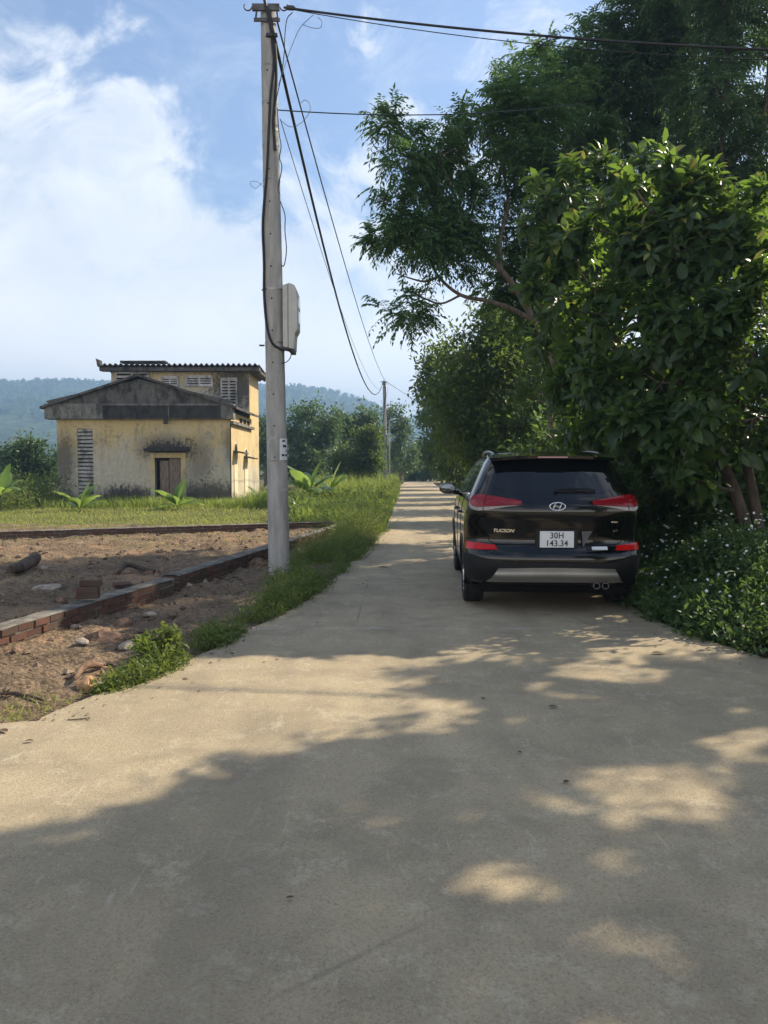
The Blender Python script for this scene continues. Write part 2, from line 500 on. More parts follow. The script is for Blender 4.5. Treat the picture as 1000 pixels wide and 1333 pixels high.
# car
def paint():
    g = G('black_car_paint')
    dust = g.noise(g.obj(), 2.5, 5, .6)
    g.bsdf(g.mix(g.ramp(dust, .4, .8, 0, .2), (.002, .002, .0022), (.006, .006, .0055)), .15, .15, coat=.75, coat_r=.015)
    return g.m
M['paint'] = paint()
M['glass'] = plain('tinted_glass', (.004, .0045, .005), .03, .35, coat=.3, var=.1)
M['matte'] = plain('black_trim', (.007, .007, .0075), .55, .3, var=.2)
M['red'] = plain('red_lens', (.22, .003, .007), .12, .4, coat=.25, var=.1)
M['red_dark'] = plain('dark_red_lens', (.12, .004, .01), .1, .6, coat=.8, var=.1)
M['reflector'] = plain('red_reflector', (.5, .004, .005), .2, .3, coat=.2, var=.1)
M['clear_lens'] = plain('clear_lens', (.26, .22, .20), .12, .5, coat=.3, var=.2, scale=30)
M['chrome'] = plain('chrome', (.72, .73, .74), .12, .5, 1.0, var=.05)
M['rail'] = plain('satin_dark_metal', (.16, .16, .165), .3, .5, .8, var=.1)
M['silver'] = plain('silver_skid_plate', (.28, .275, .26), .36, .5, .6, var=.12, scale=3)
M['mirror'] = plain('mirror_glass', (.10, .12, .14), .08, .5, .9, var=.05)
M['tyre'] = plain('tyre_rubber', (.016, .016, .016), .8, .3, var=.3, scale=20, bump=.004)
M['rim'] = plain('alloy_rim', (.35, .35, .36), .25, .5, .9, var=.1)
M['under'] = plain('underbody', (.006, .006, .006), .9, .1)
M['plate_metal'] = plain('number_plate_white', (.62, .64, .66), .35, var=.04)
SKY_STRENGTH = 0.10
CLOUD_K = 5.6
SKY_TINT = (.95, 1.0, 1.12)
CLOUD_LOC = (1.3, .2, .7)
EXPOSURE = 0.25
HAZE = .00055
EXPOSURE = 0.97
SKY_TINT = (.86, .90, .98)
SKY_STRENGTH = 0.10
CLOUD_K = 6.9
HAZE = .0010
CLOUD_LOC = (.5, 5.2, 1.45)
# ------------------------------------------------------------------ camera, sun, world
cam = bpy.data.cameras.new('camera'); camo = bpy.data.objects.new('camera', cam); COL.objects.link(camo)
cam.sensor_fit = 'HORIZONTAL'; cam.sensor_width = 36.0; cam.lens = 36.0
cam.clip_start = .05; cam.clip_end = 8000
camo.location = (0, 0, CAMZ); camo.rotation_euler = (math.pi / 2 - PITCH, 0, 0)
scene.camera = camo

sun = bpy.data.lights.new('sun', 'SUN'); suno = bpy.data.objects.new('sun', sun); COL.objects.link(suno)
sun.energy = 4.8; sun.angle = R(.53); sun.color = (1.0, .88, .68)
suno.rotation_euler = Vector(SUNV).to_track_quat('Z', 'Y').to_euler()
suno.location = (20, 30, 60)

w = bpy.data.worlds.new('World'); scene.world = w; w.use_nodes = True
nt = w.node_tree; nt.nodes.clear()
class WG(G):
    def __init__(s):
        s.nt = nt; s._tc = None
wg = WG()
wout = nt.nodes.new('ShaderNodeOutputWorld')
sky = wg.n('ShaderNodeTexSky', sky_type='NISHITA')
sky.sun_disc = False; sky.sun_elevation = SUN_EL; sky.sun_rotation = SUN_AZ
sky.air_density = 1.0; sky.dust_density = 1.2; sky.ozone_density = 1.4; sky.altitude = 50
bg = wg.n('ShaderNodeBackground'); bg.inputs['Strength'].default_value = SKY_STRENGTH
wdir = wg.n('ShaderNodeTexCoord').outputs['Generated']
X, Y, Z = wg.xyz(wdir)[0], wg.xyz(wdir)[1], wg.xyz(wdir)[2]
# cumulus banks: noise on the direction, flattened, thicker towards the horizon, with domain warp
warp = wg.n('ShaderNodeTexNoise'); wg.put(warp.inputs['Vector'], wdir); warp.inputs['Scale'].default_value = 3.2; warp.inputs['Detail'].default_value = 3
wv = wg.n('ShaderNodeVectorMath', operation='MULTIPLY_ADD')
wg.put(wv.inputs[0], warp.outputs['Color']); wv.inputs[1].default_value = (.35, .35, .35); wg.put(wv.inputs[2], wdir)
cv = wg.mapv(wv.outputs[0], (1, 1, 1.5), CLOUD_LOC)
n1 = wg.noise(cv, 2.3, 9, .56)
n2 = wg.noise(wg.mapv(cv, loc=(3.1, 1.7, .4)), 6.5, 8, .6)
bias = wg.ramp(Z, .0, .56, .36, -.065)
dens = wg.math('ADD', wg.math('ADD', n1, wg.math('MULTIPLY', wg.math('SUBTRACT', n2, .5), .85)), bias)
cover = wg.math('MULTIPLY', wg.ramp(dens, .47, .64), wg.ramp(wg.noise(wg.mapv(cv, loc=(1.4, 6.2, 2.2)), 5.0, 10, .64), .36, .56, .62, 1.0))
# thin veil of high cloud
veil = wg.ramp(wg.noise(wg.mapv(wdir, (2.2, 1.0, 3.4), (5, 2, 1), (0, .5, .3)), 4.0, 8, .66, .6), .42, .85, .02, .4)
shade = wg.noise(wg.mapv(cv, loc=(.06, .05, -.09)), 3.2, 7, .55)
ccol = wg.mix(wg.ramp(shade, .36, .62), tuple(CLOUD_K * v for v in (.80, .83, .88)), tuple(CLOUD_K * v for v in (1.0, 1.0, 1.0)))
skyc = wg.mix(1.0, sky.outputs[0], SKY_TINT, 'MULTIPLY')
c = wg.mix(veil, skyc, tuple(CLOUD_K * v for v in (.86, .92, 1.0)))
c = wg.mix(wg.math('MULTIPLY', cover, .95), c, ccol)
hz = wg.ramp(Z, .0, .3, .8, 0)
c = wg.mix(hz, c, tuple(CLOUD_K * v for v in (2.4, 2.22, 2.08)))
wg.put(bg.inputs['Color'], c)
nt.links.new(bg.outputs[0], wout.inputs['Surface'])

vs = scene.view_settings
vs.view_transform = 'Standard'; vs.look = 'None'; vs.gamma = 1.0; vs.use_curve_mapping = False
vs.exposure = EXPOSURE
cy = scene.cycles
cy.max_bounces = 8; cy.diffuse_bounces = 4; cy.glossy_bounces = 4; cy.transmission_bounces = 5; cy.transparent_max_bounces = 8
cy.volume_bounces = 1; cy.use_denoising = True; cy.sample_clamp_indirect = 6.0
try: cy.denoiser = 'OPENIMAGEDENOISE'
except Exception: pass

# ------------------------------------------------------------------ ground, road, soil
ROADZ = .05
mb = MB()
mb.add([(-2600, -600, 0), (2600, -600, 0), (2600, 2600, 0), (-2600, 2600, 0)], [(0, 1, 2, 3)])
props(mb.build('ground', M['ground']), kind='structure')

left_px = [(40, 938), (90, 917), (140, 899), (200, 880), (260, 851), (300, 832), (350, 808), (400, 780), (430, 757), (470, 722), (500, 690), (510, 668), (517, 650), (520, 638)]
LEFT = [(-30, 2.2), (-12, 2.9), (-6, 3.5), (-3.4, 4.05)] + [tuple(gnd(x, y, ROADZ)[:2]) for x, y in left_px] + [(1.45, 70), (1.9, 84), (3.5, 92), (9, 99), (30, 108)]
RIGHT = [(30, .5), (12, 2.2), (6.5, 3.6), (4.2, 4.9)] + [tuple(gnd(x, y, ROADZ)[:2]) for x, y in [(1000, 858), (960, 845), (900, 827), (850, 807)]] + [(2.85, 10.5), (3.0, 14), (3.3, 20), (3.75, 30), (4.35, 50), (4.6, 68), (5.2, 82), (7, 88), (12, 93), (32, 101)]

def resample(P, step):
    out = [P[0]]
    for a, b in zip(P, P[1:]):
        n = max(1, int(math.dist(a, b) / step))
        for k in range(1, n + 1):
            t = k / n
            out.append((a[0] + (b[0] - a[0]) * t, a[1] + (b[1] - a[1]) * t))
    return out
def edge_x(P, y):
    ys = [p[1] for p in P]
    return float(np.interp(y, ys, [p[0] for p in P]))
def wob(P, amp, f):
    o = []
    for x, y in P:
        a = mnoise.noise(Vector((x * f, y * f, 3.3))) * amp + mnoise.noise(Vector((x * f * 5, y * f * 5, 9.1))) * amp * .45
        o.append((x + a, y + a * .4))
    return o
Lr = wob(resample(LEFT, .12), .07, 1.1); Rr = wob(resample(RIGHT, .12), .05, 1.1)
poly = [(-30, -8)] + Lr + Rr[::-1] + [(30, -8)]
mb = MB(); n = len(poly)
mb.add([(x, y, ROADZ) for x, y in poly], [tuple(range(n))])
mb.add([(x, y, ROADZ) for x, y in poly] + [(x, y, -.05) for x, y in poly], [(i, (i + 1) % n, (i + 1) % n + n, i + n) for i in range(n)])
road = mb.build('road', M['road'])
bm_ = road.data
import bmesh
bm = bmesh.new(); bm.from_mesh(bm_); bmesh.ops.triangulate(bm, faces=[f for f in bm.faces if len(f.verts) > 4]); bmesh.ops.recalc_face_normals(bm, faces=bm.faces); bm.to_mesh(bm_); bm.free()
props(road, kind='structure')

# bare soil of the building plot, a real uneven sheet
x0, x1, y0, y1, st = -13.0, 1.2, 3.2, 20.6, .05
nx, ny = int((x1 - x0) / st), int((y1 - y0) / st)
gx, gy = np.meshgrid(np.linspace(x0, x1, nx), np.linspace(y0, y1, ny))
gz = np.zeros_like(gx)
for j in range(ny):
    for i in range(nx):
        p = Vector((gx[j, i], gy[j, i], 0))
        gz[j, i] = mnoise.fractal(p * 1.3, 1.0, 2.0, 3) * .05 + mnoise.fractal(p * 5.0, .8, 2.1, 5) * .04
ex = np.interp(gy, [p[1] for p in LEFT], [p[0] for p in LEFT])
near = np.clip((ex - gx) / .5, 0, 1)
gz = .012 + np.clip(gz + .03, 0, .14) * near
V = np.stack([gx, gy, gz], -1).reshape(-1, 3)
ii = (np.arange(ny - 1)[:, None] * nx + np.arange(nx - 1)[None, :]).ravel()
T = np.concatenate([np.stack([ii, ii + 1, ii + nx + 1], 1), np.stack([ii, ii + nx + 1, ii + nx], 1)])
props(np_mesh('dirt_ground', V, T, M['dirt'], smooth=True), kind='structure')
def dirt_z(x, y):
    i = int(np.clip((x - x0) / st, 0, nx - 1)); j = int(np.clip((y - y0) / st, 0, ny - 1))
    return float(gz[j, i])

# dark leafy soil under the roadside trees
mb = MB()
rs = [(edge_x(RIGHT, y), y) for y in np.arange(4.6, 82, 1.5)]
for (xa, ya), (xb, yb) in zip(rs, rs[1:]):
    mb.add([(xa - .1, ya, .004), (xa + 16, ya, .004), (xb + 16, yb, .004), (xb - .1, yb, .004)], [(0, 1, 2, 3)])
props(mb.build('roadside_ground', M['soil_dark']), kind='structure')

# ------------------------------------------------------------------ hills
ridge_a = [(-700, 488), (-300, 492), (0, 497), (60, 495), (120, 493), (200, 497), (300, 501), (400, 502), (445, 511), (480, 522), (510, 538), (545, 562), (640, 600), (760, 606), (2200, 606)]
ridge_b = [(-800, 604), (430, 604), (470, 580), (520, 548), (560, 526), (620, 510), (720, 500), (900, 496), (1300, 490), (2200, 500)]
def hill_strip(rid, Yr, Yf, seed, name):
    xs = np.linspace(-Yr * .95, Yr * 1.2, 260); nyh = 34
    pts = []
    for j in range(nyh):
        t = j / (nyh - 1)
        for x in xs:
            px = 500 + x / Yr * 1000
            zr = at(0, float(np.interp(px, [r[0] for r in rid], [r[1] for r in rid])) + 5, Yr).z
            y = Yf + (Yr - Yf) * t / .75 if t <= .75 else Yr + (Yr - Yf) * (t - .75) * 1.2
            tt = min(t / .75, 1.0)
            prof = (3 * tt ** 2 - 2 * tt ** 3) * .35 + tt * .65
            if t > .75: prof = 1 - (t - .75) * 2.0
            ynz = mnoise.fractal(Vector((x * .004, y * .004, seed)), 1.0, 2.0, 5)
            z = zr * prof * (1 + .28 * ynz * (1 - tt)) + ynz * 2.5 * min(1, tt * 1.5) * min(1, zr / 40)
            pts.append((x * (y / Yr) if False else x, y, max(z, -1)))
    nxh = len(xs)
    mb = MB()
    mb.add(pts, [(j * nxh + i, j * nxh + i + 1, (j + 1) * nxh + i + 1, (j + 1) * nxh + i) for j in range(nyh - 1) for i in range(nxh - 1)])
    props(mb.build(name, M['hill'], smooth=180), kind='structure')
    # return ridge points for the wood on top
    k = int(round(.75 * (nyh - 1)))
    return [pts[j * nxh + i] for j in range(8, k + 2) for i in range(nxh)], [pts[k * nxh + i] for i in range(nxh)]
body_a, top_a = hill_strip(ridge_a, 1200, 420, 1.0, 'hills')
body_b, top_b = hill_strip(ridge_b, 1600, 900, 5.0, 'far_hills')

# wood that covers the hills, too many crowns to count
def wood(name, body, top, scale, n_body):
    P, S = [], []
    for a, b in zip(top, top[1:]):
        for _ in range(3):
            t = random.random()
            if mnoise.noise(Vector((a[0] * .02, 0, 2))) < -.25 and random.random() < .6: continue
            P.append((a[0] + (b[0] - a[0]) * t, a[1] + random.uniform(-6, 6), a[2] + (b[2] - a[2]) * t)); S.append(random.uniform(4.5, 10.5) * scale)
    for _ in range(n_body):
        q = random.choice(body)
        P.append((q[0] + random.uniform(-6, 6), q[1] + random.uniform(-8, 8), q[2] - .5)); S.append(random.uniform(4, 8.5) * scale)
    parts = []
    P = np.array(P); S = np.array(S)
    K = 26
    pos = np.repeat(P, K, 0); s = np.repeat(S, K)
    u = unit_rand(len(pos)) * (rng.random((len(pos), 1)) ** .4)
    c = pos + np.stack([u[:, 0] * s * .42, u[:, 1] * s * .42, s * .62 + u[:, 2] * s * .36], 1)
    V, T, t = instance(T_RHOMB, c, unit_rand(len(c)), unit_rand(len(c)), s * .36, s * .3, rng.random(len(c)))
    parts.append((V, T, t))
    # thin trunks seen against the sky
    V, T, t = instance(T_BLADE, P - np.array([0, 0, .5]), np.tile([0, 0, 1.0], (len(P), 1)), np.tile([0, -1.0, 0], (len(P), 1)), S * .7, S * .06, rng.random(len(P)) * .2)
    parts.append((V, T, t))
    V, T, t = merge(parts)
    props(np_mesh(name, V, T, M['leaf_far']), 'dense wood of small trees covering the hazy ridge', 'woodland', kind='stuff')
wood('hill_woods', body_a, top_a, 1.0, 7000)
wood('far_hill_woods', body_b, top_b, 1.1, 2500)

# ------------------------------------------------------------------ haze
mb = MB(); mb.box(-2300, 2300, -120, 2300, -1, 195)
g = G('air_haze')
vp = g.n('ShaderNodeVolumePrincipled')
vp.inputs['Color'].default_value = (.30, .46, .70, 1); vp.inputs['Density'].default_value = HAZE; vp.inputs['Anisotropy'].default_value = .25
g.nt.links.new(vp.outputs[0], g.out.inputs['Volume'])
props(mb.build('haze', g.m), kind='stuff')

# ------------------------------------------------------------------ the abandoned house
HB = Vector((-10.3, 33.0, 0.0))
house = empty('abandoned_house', HB, 'abandoned mildewed yellow house with blackened gable and a taller block behind', 'house')
D0 = 33.0
def hx(px): return at(px, 610, D0).x
def hz_(py): return at(500, py, D0).z
wl, wr_ = hx(75), hx(300)
zt = hz_(546)
vx0, vx1, vz0, vz1 = hx(101.5), hx(121.5), hz_(652), hz_(558)
dx0, dx1, dz0, dz1 = hx(202), hx(236), hz_(647), hz_(596)
M['front'] = wall_yellow('stained_yellow_front_wall', spots=[((dx0 + dx1) / 2 - HB.x, dz1 + .35, 1.5, .75, .97), ((dx0 + dx1) / 2 - HB.x + 1.4, 1.9, .8, 1.2, .5), (wl + .25 - HB.x, 1.9, .7, 1.6, .75), (wr_ - 1.0 - HB.x, .45, 2.0, .75, .85), ((vx1 + dx0) / 2 - HB.x + .1, .35, 1.9, .62, .95), (wr_ - HB.x, 2.6, .3, 1.1, .5)], line=2.6)
M['sidewall'] = wall_yellow('yellow_side_wall', base=(.54, .40, .19), line=1.7, dirty=.9)
M['upperwall'] = wall_yellow('stained_upper_wall', spots=[(2.9, 5.6, 1.7, 1.7, .9), (-2.6, 6.2, .8, .4, .3)], line=5.9)
mb = MB()
wall_holes(mb, wl, wr_, -.1, zt, D0, D0 + .22, [(vx0, vx1, vz0, vz1), (dx0, dx1, dz0, dz1)])
mb.box(wl, wl + .2, D0 + .22, 38.4, -.1, zt)
mb.box(wl + .2, wr_ - .2, 38.2, 38.4, -.1, zt)
front = mb.build('front_wall', M['front'], house); props(front, 'yellow wall gone grey with mildew')
# inside: a dark floor and a cross wall so that the openings look into a room
# vent: precast slats
mb = MB()
nsl = 19; hgt = (vz1 - vz0) / nsl
for k in range(nsl):
    z = vz0 + (k + .5) * hgt
    th = hgt * (.24 + .07 * random.random())
    j = random.uniform(-.012, .012)
    dpt = .03 if k > 8 else .06
    mb.obox(((vx0 + vx1) / 2 + j, D0 + .08, z + hgt * .2), ((vx1 - vx0) / 2 - .01, 0, random.uniform(-.012, .012)), (0, .07, .02), (0, -.0, th))
for k in range(0, 9, 1):
    z = vz0 + (k + .5) * hgt
    if random.random() < .8:
        mb.box(vx0 + .06, vx1 - random.uniform(.02, .12), D0 + .17, D0 + .2, z - hgt * .36, z + hgt * .12)
props(mb.build('vent_slats', M['vent'], house), 'tall column of horizontal concrete vent slats')
# boarded doorway
mb = MB()
fw = .2
mb.box(dx0 - fw, dx0, D0 - .05, D0 + .1, dz0 - .25, dz1 + .22); mb.box(dx1, dx1 + fw, D0 - .05, D0 + .1, dz0 - .25, dz1 + .22); mb.box(dx0 + .003, dx1 - .003, D0 - .047, D0 + .1, dz1, dz1 + .218)
dfr = mb.build('door_frame', M['frame_yellow'], house, bevel=.01)
mb = MB()
nb = 2; wbd = (dx1 - dx0) / nb
for k in range(nb):
    a = dx0 + k * wbd + .02
    mb.box(a + (.16 if k == 0 else 0), a + wbd - .03, D0 + .1 + .012 * k, D0 + .14 + .012 * k, dz0 - .0 + .01, dz1 - (.02 if k else .12))
    mb.box(a + .2, a + wbd - .06, D0 + .085, D0 + .1, dz0 + .35, dz0 + .45)
props(mb.build('door', M['old_wood'], dfr), 'weathered board door')
mb = MB(); mb.box(dx0 - .36, dx1 + .38, D0 - .42, D0 - .003, dz1 + .28, dz1 + .40)
mb.box(dx0 - .33, dx1 + .35, D0 - .12, D0 - .003, dz1 + .40, dz1 + .47)
mb.build('door_canopy', M['gable_black'], house, bevel=.015)
# gable: beam band, pediment, roof slabs
bz0, bz1 = hz_(546), hz_(526)
bl, br = hx(63), hx(306)
mb = MB(); mb.box(bl, br, D0 - .28, D0 + .22, bz0, bz1)
mb.build('gable_beam', M['gable_light'], house, bevel=.02)
mb = MB()
for a, b in ((138, 222), (223.5, 290)):
    mb.box(hx(a), hx(b), D0 - .303, D0 - .28, bz0 + .03, bz1 - .08)
mb.build('beam_panel', M['gable_black'], house)
mb = MB(); mb.box(hx(217), hx(222), D0 - .38, D0 - .305, bz0 - .22, bz0 + .2); mb.build('rain_spout', M['gable_black'], house)
ax_, az_ = hx(185), hz_(491)
mb = MB()
mb.prism([(bl + .15, bz1), (br - .15, bz1), (br - .05, bz1 + .12), (ax_, az_ - .1), (bl + .05, bz1 + .12)], D0 - .2, D0 + .1)
mb.build('pediment', M['gable'], house, bevel=.015)
mb = MB()
lx, lz, rx, rz_ = hx(59), hz_(533), hx(311), hz_(533)
th = .10
mb.prism([(lx, lz), (ax_, az_), (ax_, az_ + th), (lx, lz + th)], D0 - .42, 38.6)
mb.prism([(ax_, az_), (rx, rz_), (rx, rz_ + th), (ax_, az_ + th)], D0 - .42, 38.6)
mb.build('roof', M['roof_tile'], house)
# side wall with arched windows
mb = MB(); mb.box(wr_ - .2, wr_, D0 + .22, 38.4, -.1, zt + .35)
sw = mb.build('side_wall', M['sidewall'], house); props(sw, 'sunlit yellow side wall')
mb = MB(); mb.box(wr_ - .003, wr_ + .16, D0 - .03, 38.35, zt - .18, zt - .06); mb.build('side_ledge', M['gable_light'], house)
for (ya, yb, zb) in ((35.2, 35.9, zt + .2), (36.15, 36.85, zt + .2), (37.1, 37.8, zt + .2)):
    mb = MB(); mb.box(wr_ - .1, wr_ + .012, ya, yb, zt + .0, zb); mb.build('upper_window', M['hole'], house)
for (ya, yb, zs) in ((33.75, 34.55, 2.25), (36.3, 37.1, 2.05)):
    mid, hw = (ya + yb) / 2, (yb - ya) / 2
    arch = lambda k, zb: [(mid - hw * k, zb), (mid + hw * k, zb)] + [(mid + hw * k * math.cos(t), zs + hw * k * math.sin(t) * 1.15) for t in np.linspace(0, math.pi, 13)]
    mb = MB(); mb.prism(arch(1.0, .25), wr_ - .05, wr_ + .03, 'x'); aw = mb.build('arched_window', M['cream'], house)
    mb = MB(); mb.prism([(mid + hw * .8 * math.cos(t), zs + .05 + hw * .8 * math.sin(t) * 1.15) for t in np.linspace(0, math.pi, 13)], wr_ + .03, wr_ + .036, 'x'); mb.build('arch_opening', M['hole'], aw)
    mb = MB(); mb.prism([(wr_ + .02, zs + .02), (wr_ + .5, zs - .06), (wr_ + .5, zs - .0), (wr_ + .02, zs + .1)], ya - .12, yb + .12, 'y'); mb.build('window_awning', M['gable'], aw)
# taller block behind
U0, U1 = 38.45, 41.2
ul, ur = -13.55, wr_ - .12
uz = 6.42
mb = MB(); mb.box(ul, ur, U0, U1, -.1, uz); ub = mb.build('upper_wall', M['upperwall'], house)
mb = MB(); mb.box(ur, ur + .02, U0 + .01, U1, -.1, uz - .02); mb.build('block_side_wall', M['sidewall'], house)
def ux(px): return at(px, 610, U0).x
def uzz(py): return at(500, py, U0).z
for (a, b, c_, d_, n_, mt) in ((154, 195, 498, 482.5, 3, 'vent_white'), (213, 233.5, 502, 491, 4, 'vent_white'), (245, 277.5, 502, 490, 4, 'vent_white'), (290, 309, 528, 493, 9, 'vent')):
    xa, xb, za, zb = ux(a), ux(b), uzz(c_), uzz(d_)
    mb = MB(); mb.box(xa, xb, U0 - .02, U0 + .0 - .002, za, zb); bk = mb.build('vent_recess', M['hole'], ub)
    mb = MB()
    mb.box(xa - .05, xa + .03, U0 - .08, U0 - .02, za - .05, zb + .05); mb.box(xb - .03, xb + .05, U0 - .08, U0 - .02, za - .05, zb + .05)
    mb.box(xa + .03, xb - .03, U0 - .08, U0 - .02, za - .05, za + .03); mb.box(xa + .03, xb - .03, U0 - .08, U0 - .02, zb - .03, zb + .05)
    for k in range(n_):
        z = za + (k + .5) * (zb - za) / n_
        mb.box(xa + .03, xb - .03, U0 - .075, U0 - .022, z - (zb - za) / n_ * .3, z + (zb - za) / n_ * .24)
    mb.box((xa + xb) / 2 - .04, (xa + xb) / 2 + .04, U0 - .078, U0 - .021, za + .03, zb - .03)
    mb.build('vent_panel', M[mt], ub)
# corrugated roof
oxl, oxr = ux(136), ux(341)
mb = MB()
ncor = 30
def croof(u, v):
    x = oxl + (oxr - oxl) * u
    y = U0 - .6 + v * (U1 - U0 + 1.1)
    return (x, y, uz + .22 - v * .32 + .055 * math.sin(u * ncor * 2 * math.pi))
mb.grid(croof, ncor * 8 + 1, 6)
top = len(mb.v)
mb.grid(lambda u, v: (croof(u, v)[0], croof(u, v)[1], croof(u, v)[2] - .05), ncor * 8 + 1, 6)
nu_ = ncor * 8 + 1
mb.f.extend([(i, i + 1, top + i + 1, top + i) for i in range(nu_ - 1)]); mb.mi.extend([0] * (nu_ - 1))
urf = mb.build('upper_roof', M['roof_tile'], house, smooth=50)
mb = MB(); mb.box(oxl + .02, oxr - .02, U0 - .48, U0 - .002, uz - .08, uz + .09)
mb.box(ur + .022, oxr - .02, U0, U1 + .3, uz - .16, uz - .02)
mb.prism([(oxl - .02, uz + .1), (oxl + .14, uz + .1), (oxl + .1, uz + .42), (oxl - .1, uz + .5)], U0 - .62, U0 - .3)
mb.build('eave_slab', M['gable'], urf)
mb = MB(); mb.obox((ux(192), U0 - .2, uz + .36), (1.1, 0, .0), (0, .3, 0), (0, 0, .05)); mb.build('roof_patch', M['gable_black'], urf)

# ------------------------------------------------------------------ low brick walls round the plot
def brick_wall(name, label, a, b, courses, h, wid, group=None):
    a, b = Vector((*a, 0)), Vector((*b, 0))
    L = (b - a).length; t = (b - a) / L; nrm = Vector((t.y, -t.x, 0))
    root = empty(name, a, label, 'brick wall', group)
    vs, ts, tint = [], [], []
    bl_, bh = .215, h / courses
    for c_ in range(courses):
        s = -(c_ % 2) * bl_ * .5
        while s < L:
            e = min(s + bl_ - .018, L); s_ = max(s, 0)
            if e - s_ > .04:
                jz, jd = random.uniform(-.004, .004), random.uniform(-.012, .012)
                cz = c_ * bh + bh / 2 + jz
                hb = bh / 2 - .008
                cc = a + t * ((s_ + e) / 2) + Vector((0, 0, cz))
                k = len(vs)
                for sz in (-1, 1):
                    for sn in (-1, 1):
                        for st_ in (-1, 1):
                            vs.append(cc + t * (st_ * (e - s_) / 2) + nrm * (sn * (wid / 2) + jd) + Vector((0, 0, sz * hb)))
                ts.extend([(k + i, k + j, k + l) for i, j, l in ((0, 2, 3), (0, 3, 1), (4, 5, 7), (4, 7, 6), (0, 1, 5), (0, 5, 4), (1, 3, 7), (1, 7, 5), (3, 2, 6), (3, 6, 7), (2, 0, 4), (2, 4, 6))])
                tint.extend([random.random()] * 8)
            s += bl_
    np_mesh('bricks', np.array([tuple(v) for v in vs]), np.array(ts), M['brick'], root, np.array(tint))
    mb = MB()
    c0 = a + t * (L / 2)
    mb.obox(c0 + Vector((0, 0, h / 2 - .01)), t * (L / 2 - .004), nrm * (wid / 2 - .012), Vector((0, 0, h / 2)))
    # uneven trowelled bed on top
    def topf(u, v):
        p = a + t * (L * u) + nrm * (wid * (v - .5) * .96)
        z = h + .010 + .008 * mnoise.noise(p * 6) - (.012 if v in (0.0, 1.0) else 0)
        return (p.x, p.y, z)
    mb.grid(topf, int(L / .06), 6)
    mb.build('mortar_bed', M['mortar'], root)
    return root
brick_wall('brick_wall', 'low brick foundation wall with grey mortar top running beside the road', (-3.62, 4.9), (-2.66, 9.35), 3, .205, .22)
brick_wall('brick_wall', 'low brick foundation wall from the broken joint to the far plot corner', (-2.64, 9.42), (-.86, 19.3), 3, .23, .24)
brick_wall('brick_wall', 'far low brick wall along the lawn edge below the house', (-14.5, 13.6), (-.92, 19.75), 3, .20, .22)
# ------------------------------------------------------------------ utility poles
def bez(p0, p1, p2, p3, n=14):
    p0, p1, p2, p3 = map(Vector, (p0, p1, p2, p3))
    return [p0 * (1 - t) ** 3 + p1 * 3 * t * (1 - t) ** 2 + p2 * 3 * t * t * (1 - t) + p3 * t ** 3 for t in np.linspace(0, 1, n)]
def cat(pts, n=6):
    """smooth curve through points (Catmull-Rom)"""
    P = [Vector(p) for p in pts]; P = [P[0] * 2 - P[1]] + P + [P[-1] * 2 - P[-2]]
    out = []
    for i in range(1, len(P) - 2):
        for k in range(n):
            t = k / n
            out.append(.5 * ((2 * P[i]) + (P[i + 1] - P[i - 1]) * t + (2 * P[i - 1] - 5 * P[i] + 4 * P[i + 1] - P[i + 2]) * t * t + (3 * P[i] - P[i - 1] - 3 * P[i + 1] + P[i + 2]) * t ** 3))
    out.append(P[-2]); return out

PB = gnd(364, 756, .02); PY = PB.y
PTOP = at(349, 12, PY)
PH = PTOP.z
lean = (PTOP.x - PB.x) / PH
# the straight part of the lean that the lens does not explain
pole = empty('utility_pole', (PB.x, PB.y, 0), 'tall grey concrete utility pole with a meter box standing in verge weeds', 'utility pole', 'utility poles along the road')
def pc(z): return Vector((PB.x + lean * z, PY, z))
def pr(z): return .148 - (.148 - .098) * z / PH
mb = MB(); mb.tube([pc(z) for z in np.linspace(-.3, PH, 14)], [pr(z) for z in np.linspace(-.3, PH, 14)], 28)
shaft = mb.build('shaft', M['pole'], pole, smooth=50)
for k, z in enumerate(np.arange(1.7, PH - .1, .42)):
    mb = MB(); mb.tube([pc(z) + Vector((-.012, -pr(z) - .002, 0)), pc(z) + Vector((-.012, -pr(z) + .02, 0))], .011, 8)
    mb.build('climbing_hole', M['hole'], shaft)
def zof(py): return at(355, py, PY).z
def band(z, name='steel_band', mat='strap', w=.012, ext=.004):
    mb = MB()
    prof = [(pr(z) + .001, -w), (pr(z) + ext, -w), (pr(z) + ext, w), (pr(z) + .001, w)]
    mb.lathe(prof, pc(z), (0, 0, 1), 28)
    return mb.build(name, M[mat], pole, smooth=30)
for py in (88, 135, 171, 190, 236, 378, 447): band(zof(py))
for py in (571, 600): band(zof(py), w=.008)
mb = MB()
z = zof(450); mb.tube([pc(z) + Vector((-pr(z) - .01, -.02, 0)), pc(z) + Vector((-pr(z) - .07, -.06, -.005))], .012, 6)
mb.build('band_bolt', M['steel'], pole); mb = MB()
z = zof(379); mb.tube([pc(z) + Vector((-pr(z) - .003, -.02, 0)), pc(z) + Vector((-pr(z) - .03, -.04, .012))], .01, 6)
mb.build('band_bolt', M['steel'], pole)
